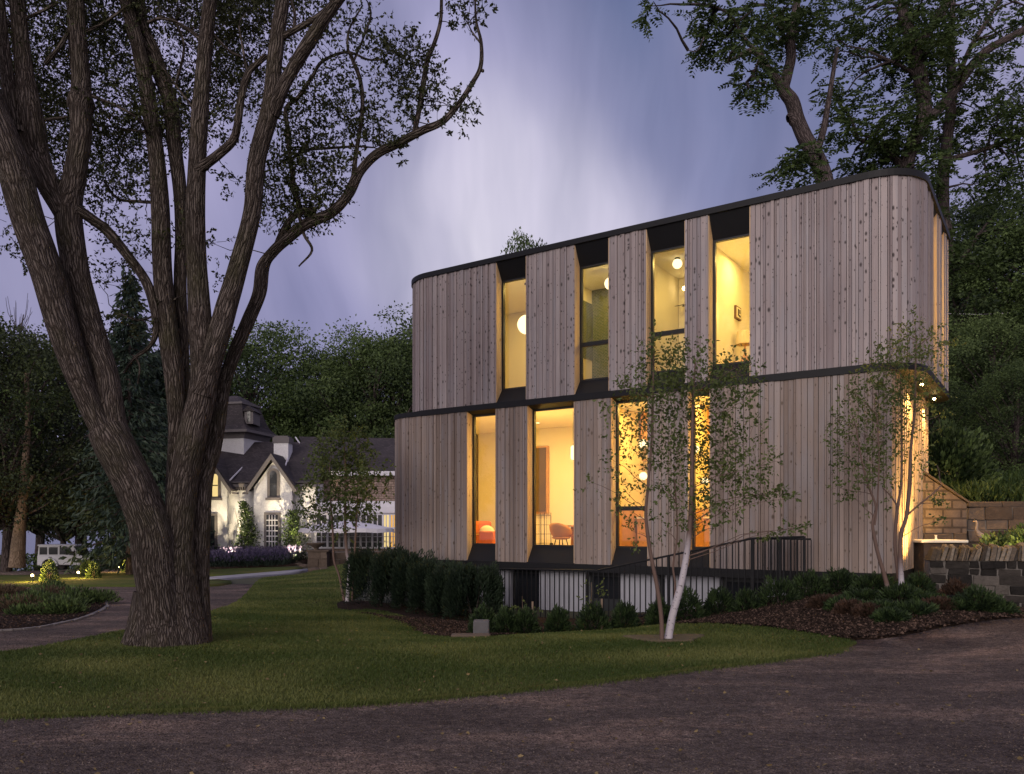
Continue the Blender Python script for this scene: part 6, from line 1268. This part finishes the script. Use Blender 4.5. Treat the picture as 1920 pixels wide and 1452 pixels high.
def chips(name,P2,size,mat,dz):
    n=len(P2); z=H(P2[:,0],P2[:,1])+dz; P=np.stack([P2[:,0],P2[:,1],z],-1); off=np.array([[1,0,-.2],[-.5,.85,-.2],[-.5,-.85,-.2],[0,0,.6]]); R=RNG.uniform(.5,1.3,(n,1,3)); a=RNG.uniform(0,6.28,n); c,s=np.cos(a),np.sin(a); O=off[None]*R; O=np.stack([O[...,0]*c[:,None]-O[...,1]*s[:,None],O[...,0]*s[:,None]+O[...,1]*c[:,None],O[...,2]],-1)*size[:,None,None]; V=(P[:,None]+O).reshape(-1,3); b0=np.arange(n)[:,None]*4; idx=np.concatenate([b0+q for q in ([0,1,3],[1,2,3],[2,0,3])],1).reshape(-1); tag(link(name,np_mesh(name,V,3,idx,mat,tint=np.repeat(RNG.uniform(0,1,n)**1.3,3))),kind='stuff')
n=45000; yy=4.4+8.0*RNG.uniform(0,1,n*3)**1.5; xx=RNG.uniform(-.7,.75,n*3)*yy; P2=np.stack([xx,yy],-1); P2=P2[~inpoly(P2,Lp)&~inpoly(P2,BP)][:n]
chips('loose_gravel',P2,RNG.uniform(.004,.011,len(P2)),M['pebble'],.022)
P2=np.concatenate([scatter_in(BP,30000,lambda x,y:(y<16)*1.0),BP[RNG.integers(0,len(BP),5000)]+RNG.normal(0,.07,(5000,2))]); P2=P2[P2[:,1]<16.5]; chips('bark_mulch',P2,RNG.uniform(.012,.032,len(P2)),M['chip'],.075)
P2=scatter_in(IP,5000,lambda x,y:(y<21)*(x>-13)*1.0); chips('island_mulch',P2,RNG.uniform(.012,.032,len(P2)),M['chip'],.065)
M['litter']=leafmat('fallen_leaf',(.10,.07,.03),(.26,.19,.09),.1)
n=520; yy=4.6+9*RNG.uniform(0,1,n)**1.3; xx=RNG.uniform(-.68,.68,n)*yy; P=np.stack([xx,yy,H(xx,yy)+np.where(inpoly(np.stack([xx,yy],-1),Lp),.075,.03)],-1); Dd=rand_unit(n); Dd[:,2]*=.25
tag(leaf_obj('leaf_litter',P,Dd,RNG.uniform(.02,.05,n),M['litter'],None,None,.6),kind='stuff')
# shore scrub far left, seen below the trees
sc=empty('shore_hedge',(-36,60,-3),label='low dark hedge line before the lake at the far left',cat='hedge'); n=9000; X=RNG.uniform(-46,-22,n); P=np.stack([X,RNG.uniform(57,60,n),HG(X,np.full(n,59.))+RNG.uniform(0,1.5,n)],-1); leaf_obj('foliage',P,rand_unit(n)+[0,0,.5],RNG.uniform(.15,.3,n),M['leaf_wood'],sc,None,.5)
# ------------------------------------------------------------------ light
WARM=(1.0,.635,.15); WARM2=(1.0,.69,.175)
def lamp(kind,name,loc,e,col,size=.2,rot=None,spot=None,blend=.6):
    l=bpy.data.lights.new(name,kind); l.energy=e; l.color=col
    if kind=='AREA': l.shape='DISK'; l.size=size
    elif kind!='SUN': l.shadow_soft_size=size
    if spot: l.spot_size=math.radians(spot); l.spot_blend=blend
    o=bpy.data.objects.new(name,l); COL.objects.link(o); o.location=[float(c) for c in loc]
    if rot is not None: o.rotation_euler=rot
    return o
def room(u,v,z,e,col=WARM2,size=.5): return lamp('AREA','ceiling_light',W(u,v,z),e,col,size,(0,0,0))
KU=.55
u0=(U0u+PU[0]-.3)/2
for u,v,e in (((uw[0][0]+uw[0][1])/2-.9,1.7,70),((uw[0][0]+uw[0][1])/2+.2,.95,45),(PU[0]+.2,1.3,55),((uw[2][0]+uw[2][1])/2,1.2,70),((uw[3][0]+uw[3][1])/2-.1,1.7,80),(1.6,2.2,60)): room(u,v,zc-.03,e*KU*.68,WARM2,.45)
for u,v,e in ((-7.0,1.8,90),((lw[0][0]+lw[0][1])/2+.4,1.6,90),((lw[1][0]+lw[1][1])/2-.4,1.3,110),((lw[1][0]+lw[1][1])/2+.5,2.6,90),((lw[2][0]+lw[2][1])/2,1.2,110),((lw[3][0]+lw[3][1])/2,1.2,110),(-1.7,1.4,40)): room(u,v,zc2-.03,e*KU*.7,WARM,.45)
for (ua,ub,*_r),zz in [(h,6.0) for h in up_h]: lamp('POINT','window_fill',W(ub+.30,.78,zz),34,WARM2,.07)  # unseen point fill past each window edge, added to brighten the left cheek
for (ua,ub,*_r),zz in [(h,2.7) for h in lo_h]: lamp('POINT','window_fill',W(ub+.30,.78,zz),85,WARM,.07)  # same added fill for the lower cheeks, hidden behind the right panel
lamp('POINT','window_fill',W(2.1,1.2,5.6),22,WARM2,.07); lamp('POINT','window_fill',W(2.1,2.5,5.6),22,WARM2,.07)  # same kind of unseen fill, by the end wall openings
for uu,vv,e in ((2.72,1.56,75),(2.70,3.6,75)):
    l=lamp('SPOT','soffit_spot',W(uu,vv,ZB1-.10),e*5,(1,.55,.14),.03,(0,0,0),140,.8)
for vv in (1.0,2.7):
    a_=Vector(W(3.1,vv,h1(*W(3.1,vv,0)[:2])+.26)); b_=Vector(W(2.45,vv+.35,3.0)); lamp('SPOT','wall_uplight_lamp',a_,1700,(1,.55,.12),.06,(b_-a_).to_track_quat('-Z','Y').to_euler(),95,.9)
for q,p_ in enumerate(LAMPS): lamp('POINT','path_lamp',p_,(150,120,70)[q],(1,.64,.16),.05)
for p_ in MU: lamp('SPOT','uplight',(p_[0],p_[1],p_[2]+.06),2100,(1,.82,.50),.05,(math.radians(150),0,0),100,.9)
t=at(30,1062,42.0); lamp('SPOT','tree_uplight',(t[0]-.3,t[1]-1.6,h1(t[0],t[1])+.3),160,(1,.6,.2),.1,(math.radians(152),0,0),60,.8)
t=at(118,1050,42.0); lamp('SPOT','tree_uplight',(t[0],t[1],h1(t[0],t[1])+.2),60,(1,.65,.2),.1,(math.radians(165),0,0),100,.8)
t=(ax(1880,14.6),14.3,1.1); lamp('POINT','shrub_lamp',(ax(1905,14.0),14.0,1.05),22,(1,.72,.3),.05)
lamp('AREA','garden_room_light',(XC(735),cy+.6,ZC(966)),40,WARM,.6,(0,0,0))
el=math.radians(17); azm=math.radians(205)   # weak last light from behind the viewer's left shoulder
sun=lamp('SUN','sun',(0,0,40),1.45,(1.0,.90,.83)); sun.data.angle=math.radians(38)
sd=Vector((math.sin(azm)*math.cos(el),math.cos(azm)*math.cos(el),math.sin(el))); sun.rotation_euler=sd.to_track_quat('Z','Y').to_euler()
# ------------------------------------------------------------------ sky
w=bpy.data.worlds.new("World"); SC.world=w; w.use_nodes=True; nt=w.node_tree; nt.nodes.clear()
tc=N(nt,'ShaderNodeTexCoord').outputs['Generated']
sky=N(nt,'ShaderNodeTexSky',sky_type='NISHITA'); sky.sun_disc=False; sky.sun_elevation=math.radians(3); sky.sun_rotation=azm; sky.air_density=1.5; sky.dust_density=2; sky.ozone_density=3
skyc=mix(nt,1,sky.outputs[0],(.09,.09,.09),'MULTIPLY')
sep=N(nt,'ShaderNodeSeparateXYZ'); L(nt,tc,sep.inputs[0])
def dirn(px,py): v=np.array([(px-CX)/F,1,(HY-py)/F]); return v/np.linalg.norm(v)
def lobe(d,deg,inner=0):
    dp=N(nt,'ShaderNodeVectorMath',operation='DOT_PRODUCT'); L(nt,wvec,dp.inputs[0]); dp.inputs[1].default_value=tuple(d)
    an=math_(nt,'ARCCOSINE',math_(nt,'MINIMUM',dp.outputs['Value'],1.0))
    t=math_(nt,'MAXIMUM',math_(nt,'SUBTRACT',1.0,math_(nt,'DIVIDE',an,math.radians(deg)*1.25)),0.0)
    sm=math_(nt,'MULTIPLY',math_(nt,'MULTIPLY',t,t),math_(nt,'SUBTRACT',3.0,math_(nt,'MULTIPLY',t,2.0)))
    return math_(nt,'MAXIMUM',0.0,math_(nt,'MULTIPLY',sm,math_(nt,'MULTIPLY_ADD',puff,3.2,-.6)))
# streaky, motion-smeared cloud: noise stretched along one direction
nz=N(nt,'ShaderNodeTexNoise'); nz.inputs['Scale'].default_value=2.2; nz.inputs['Detail'].default_value=3; L(nt,tc,nz.inputs['Vector'])
wv=N(nt,'ShaderNodeVectorMath',operation='MULTIPLY_ADD'); cs=N(nt,'ShaderNodeVectorMath',operation='SUBTRACT'); L(nt,nz.outputs['Color'],cs.inputs[0]); cs.inputs[1].default_value=(.5,.5,.5); L(nt,cs.outputs[0],wv.inputs[0]); wv.inputs[1].default_value=(.16,.16,.22); L(nt,tc,wv.inputs[2]); wn=N(nt,'ShaderNodeVectorMath',operation='NORMALIZE'); L(nt,wv.outputs[0],wn.inputs[0]); wvec=wn.outputs[0]
st=noise(nt,mapping(nt,wvec,(5.0,1.6,1.15),(2.3,0,.7),rot=(0,math.radians(-24),0)),1.0,5,.5)
st2=noise(nt,mapping(nt,wvec,(1.3,1.0,1.5),(7,1,2),rot=(0,math.radians(20),0)),1.0,4,.5)
fib=noise(nt,mapping(nt,wvec,(13,3,2.2),(1,5,2),rot=(0,math.radians(-30),0)),1.0,4,.55)
puff=noise(nt,mapping(nt,wvec,(6,3,3.2),(4,2,1),rot=(0,math.radians(-24),0)),1.0,4,.5)
cl_=mix(nt,ramp(nt,st,[(.28,0),(.72,1)]),(.17,.178,.335),(.385,.365,.56))
cl_=mix(nt,ramp(nt,st2,[(.35,0),(.75,.4)]),cl_,(.48,.45,.64))
def glow(px,py,deg,f,c):
    global cl_
    cl_=mix(nt,math_(nt,'MULTIPLY',lobe(dirn(px,py),deg),f),cl_,c)
glow(1150,20,19,.85,(.115,.145,.285)); glow(1480,140,13,.4,(.17,.20,.38)); glow(1180,290,8,.35,(.23,.25,.44))
glow(200,100,22,.6,(.42,.39,.63)); glow(860,170,10,.5,(.42,.40,.63)); glow(600,560,12,.45,(.22,.225,.42))
glow(980,490,13,.55,(.48,.455,.65)); glow(945,490,9,.95,(.74,.71,.83)); glow(1080,530,8,.7,(.60,.57,.73)); glow(900,400,5,.4,(.56,.53,.70))
cl_=mix(nt,1,cl_,ramp(nt,fib,[(.3,(.86,.87,.89)),(.7,(1.22,1.20,1.17))]),'MULTIPLY')
# paler pink towards the horizon, brighter western sky behind the viewer
hz=ramp(nt,math_(nt,'ABSOLUTE',sep.outputs[2]),[(0,1),(.22,0)]); cl_=mix(nt,math_(nt,'MULTIPLY',hz,.45),cl_,(.40,.38,.58))
west=ramp(nt,math_(nt,'MULTIPLY',sep.outputs[1],-1.0),[(.1,0),(.9,1)]); cl_=mix(nt,math_(nt,'MULTIPLY',west,.9),cl_,(.90,.78,.76))
col=mix(nt,.12,cl_,skyc); bg=N(nt,'ShaderNodeBackground'); L(nt,col,bg.inputs[0]); bg.inputs[1].default_value=1.0
o=N(nt,'ShaderNodeOutputWorld'); L(nt,bg.outputs[0],o.inputs[0])
# ------------------------------------------------------------------ camera and render
cd=bpy.data.cameras.new('camera'); cam=bpy.data.objects.new('camera',cd); COL.objects.link(cam); cam.location=(0,0,CZ); cam.rotation_euler=(math.pi/2,0,0)
cd.sensor_width=36; cd.lens=F/1920*36; cd.shift_y=(HY-726)/1920; cd.clip_end=6000; cd.clip_start=.05; SC.camera=cam
SC.view_settings.view_transform='Standard'; SC.view_settings.look='None'; SC.view_settings.exposure=.08; SC.view_settings.gamma=1
SC.render.engine='CYCLES'; c=SC.cycles; c.use_denoising=True; c.max_bounces=6; c.diffuse_bounces=3; c.glossy_bounces=3; c.transmission_bounces=4; c.transparent_max_bounces=10; c.caustics_reflective=False; c.caustics_refractive=False; c.sample_clamp_indirect=4; c.use_light_tree=True
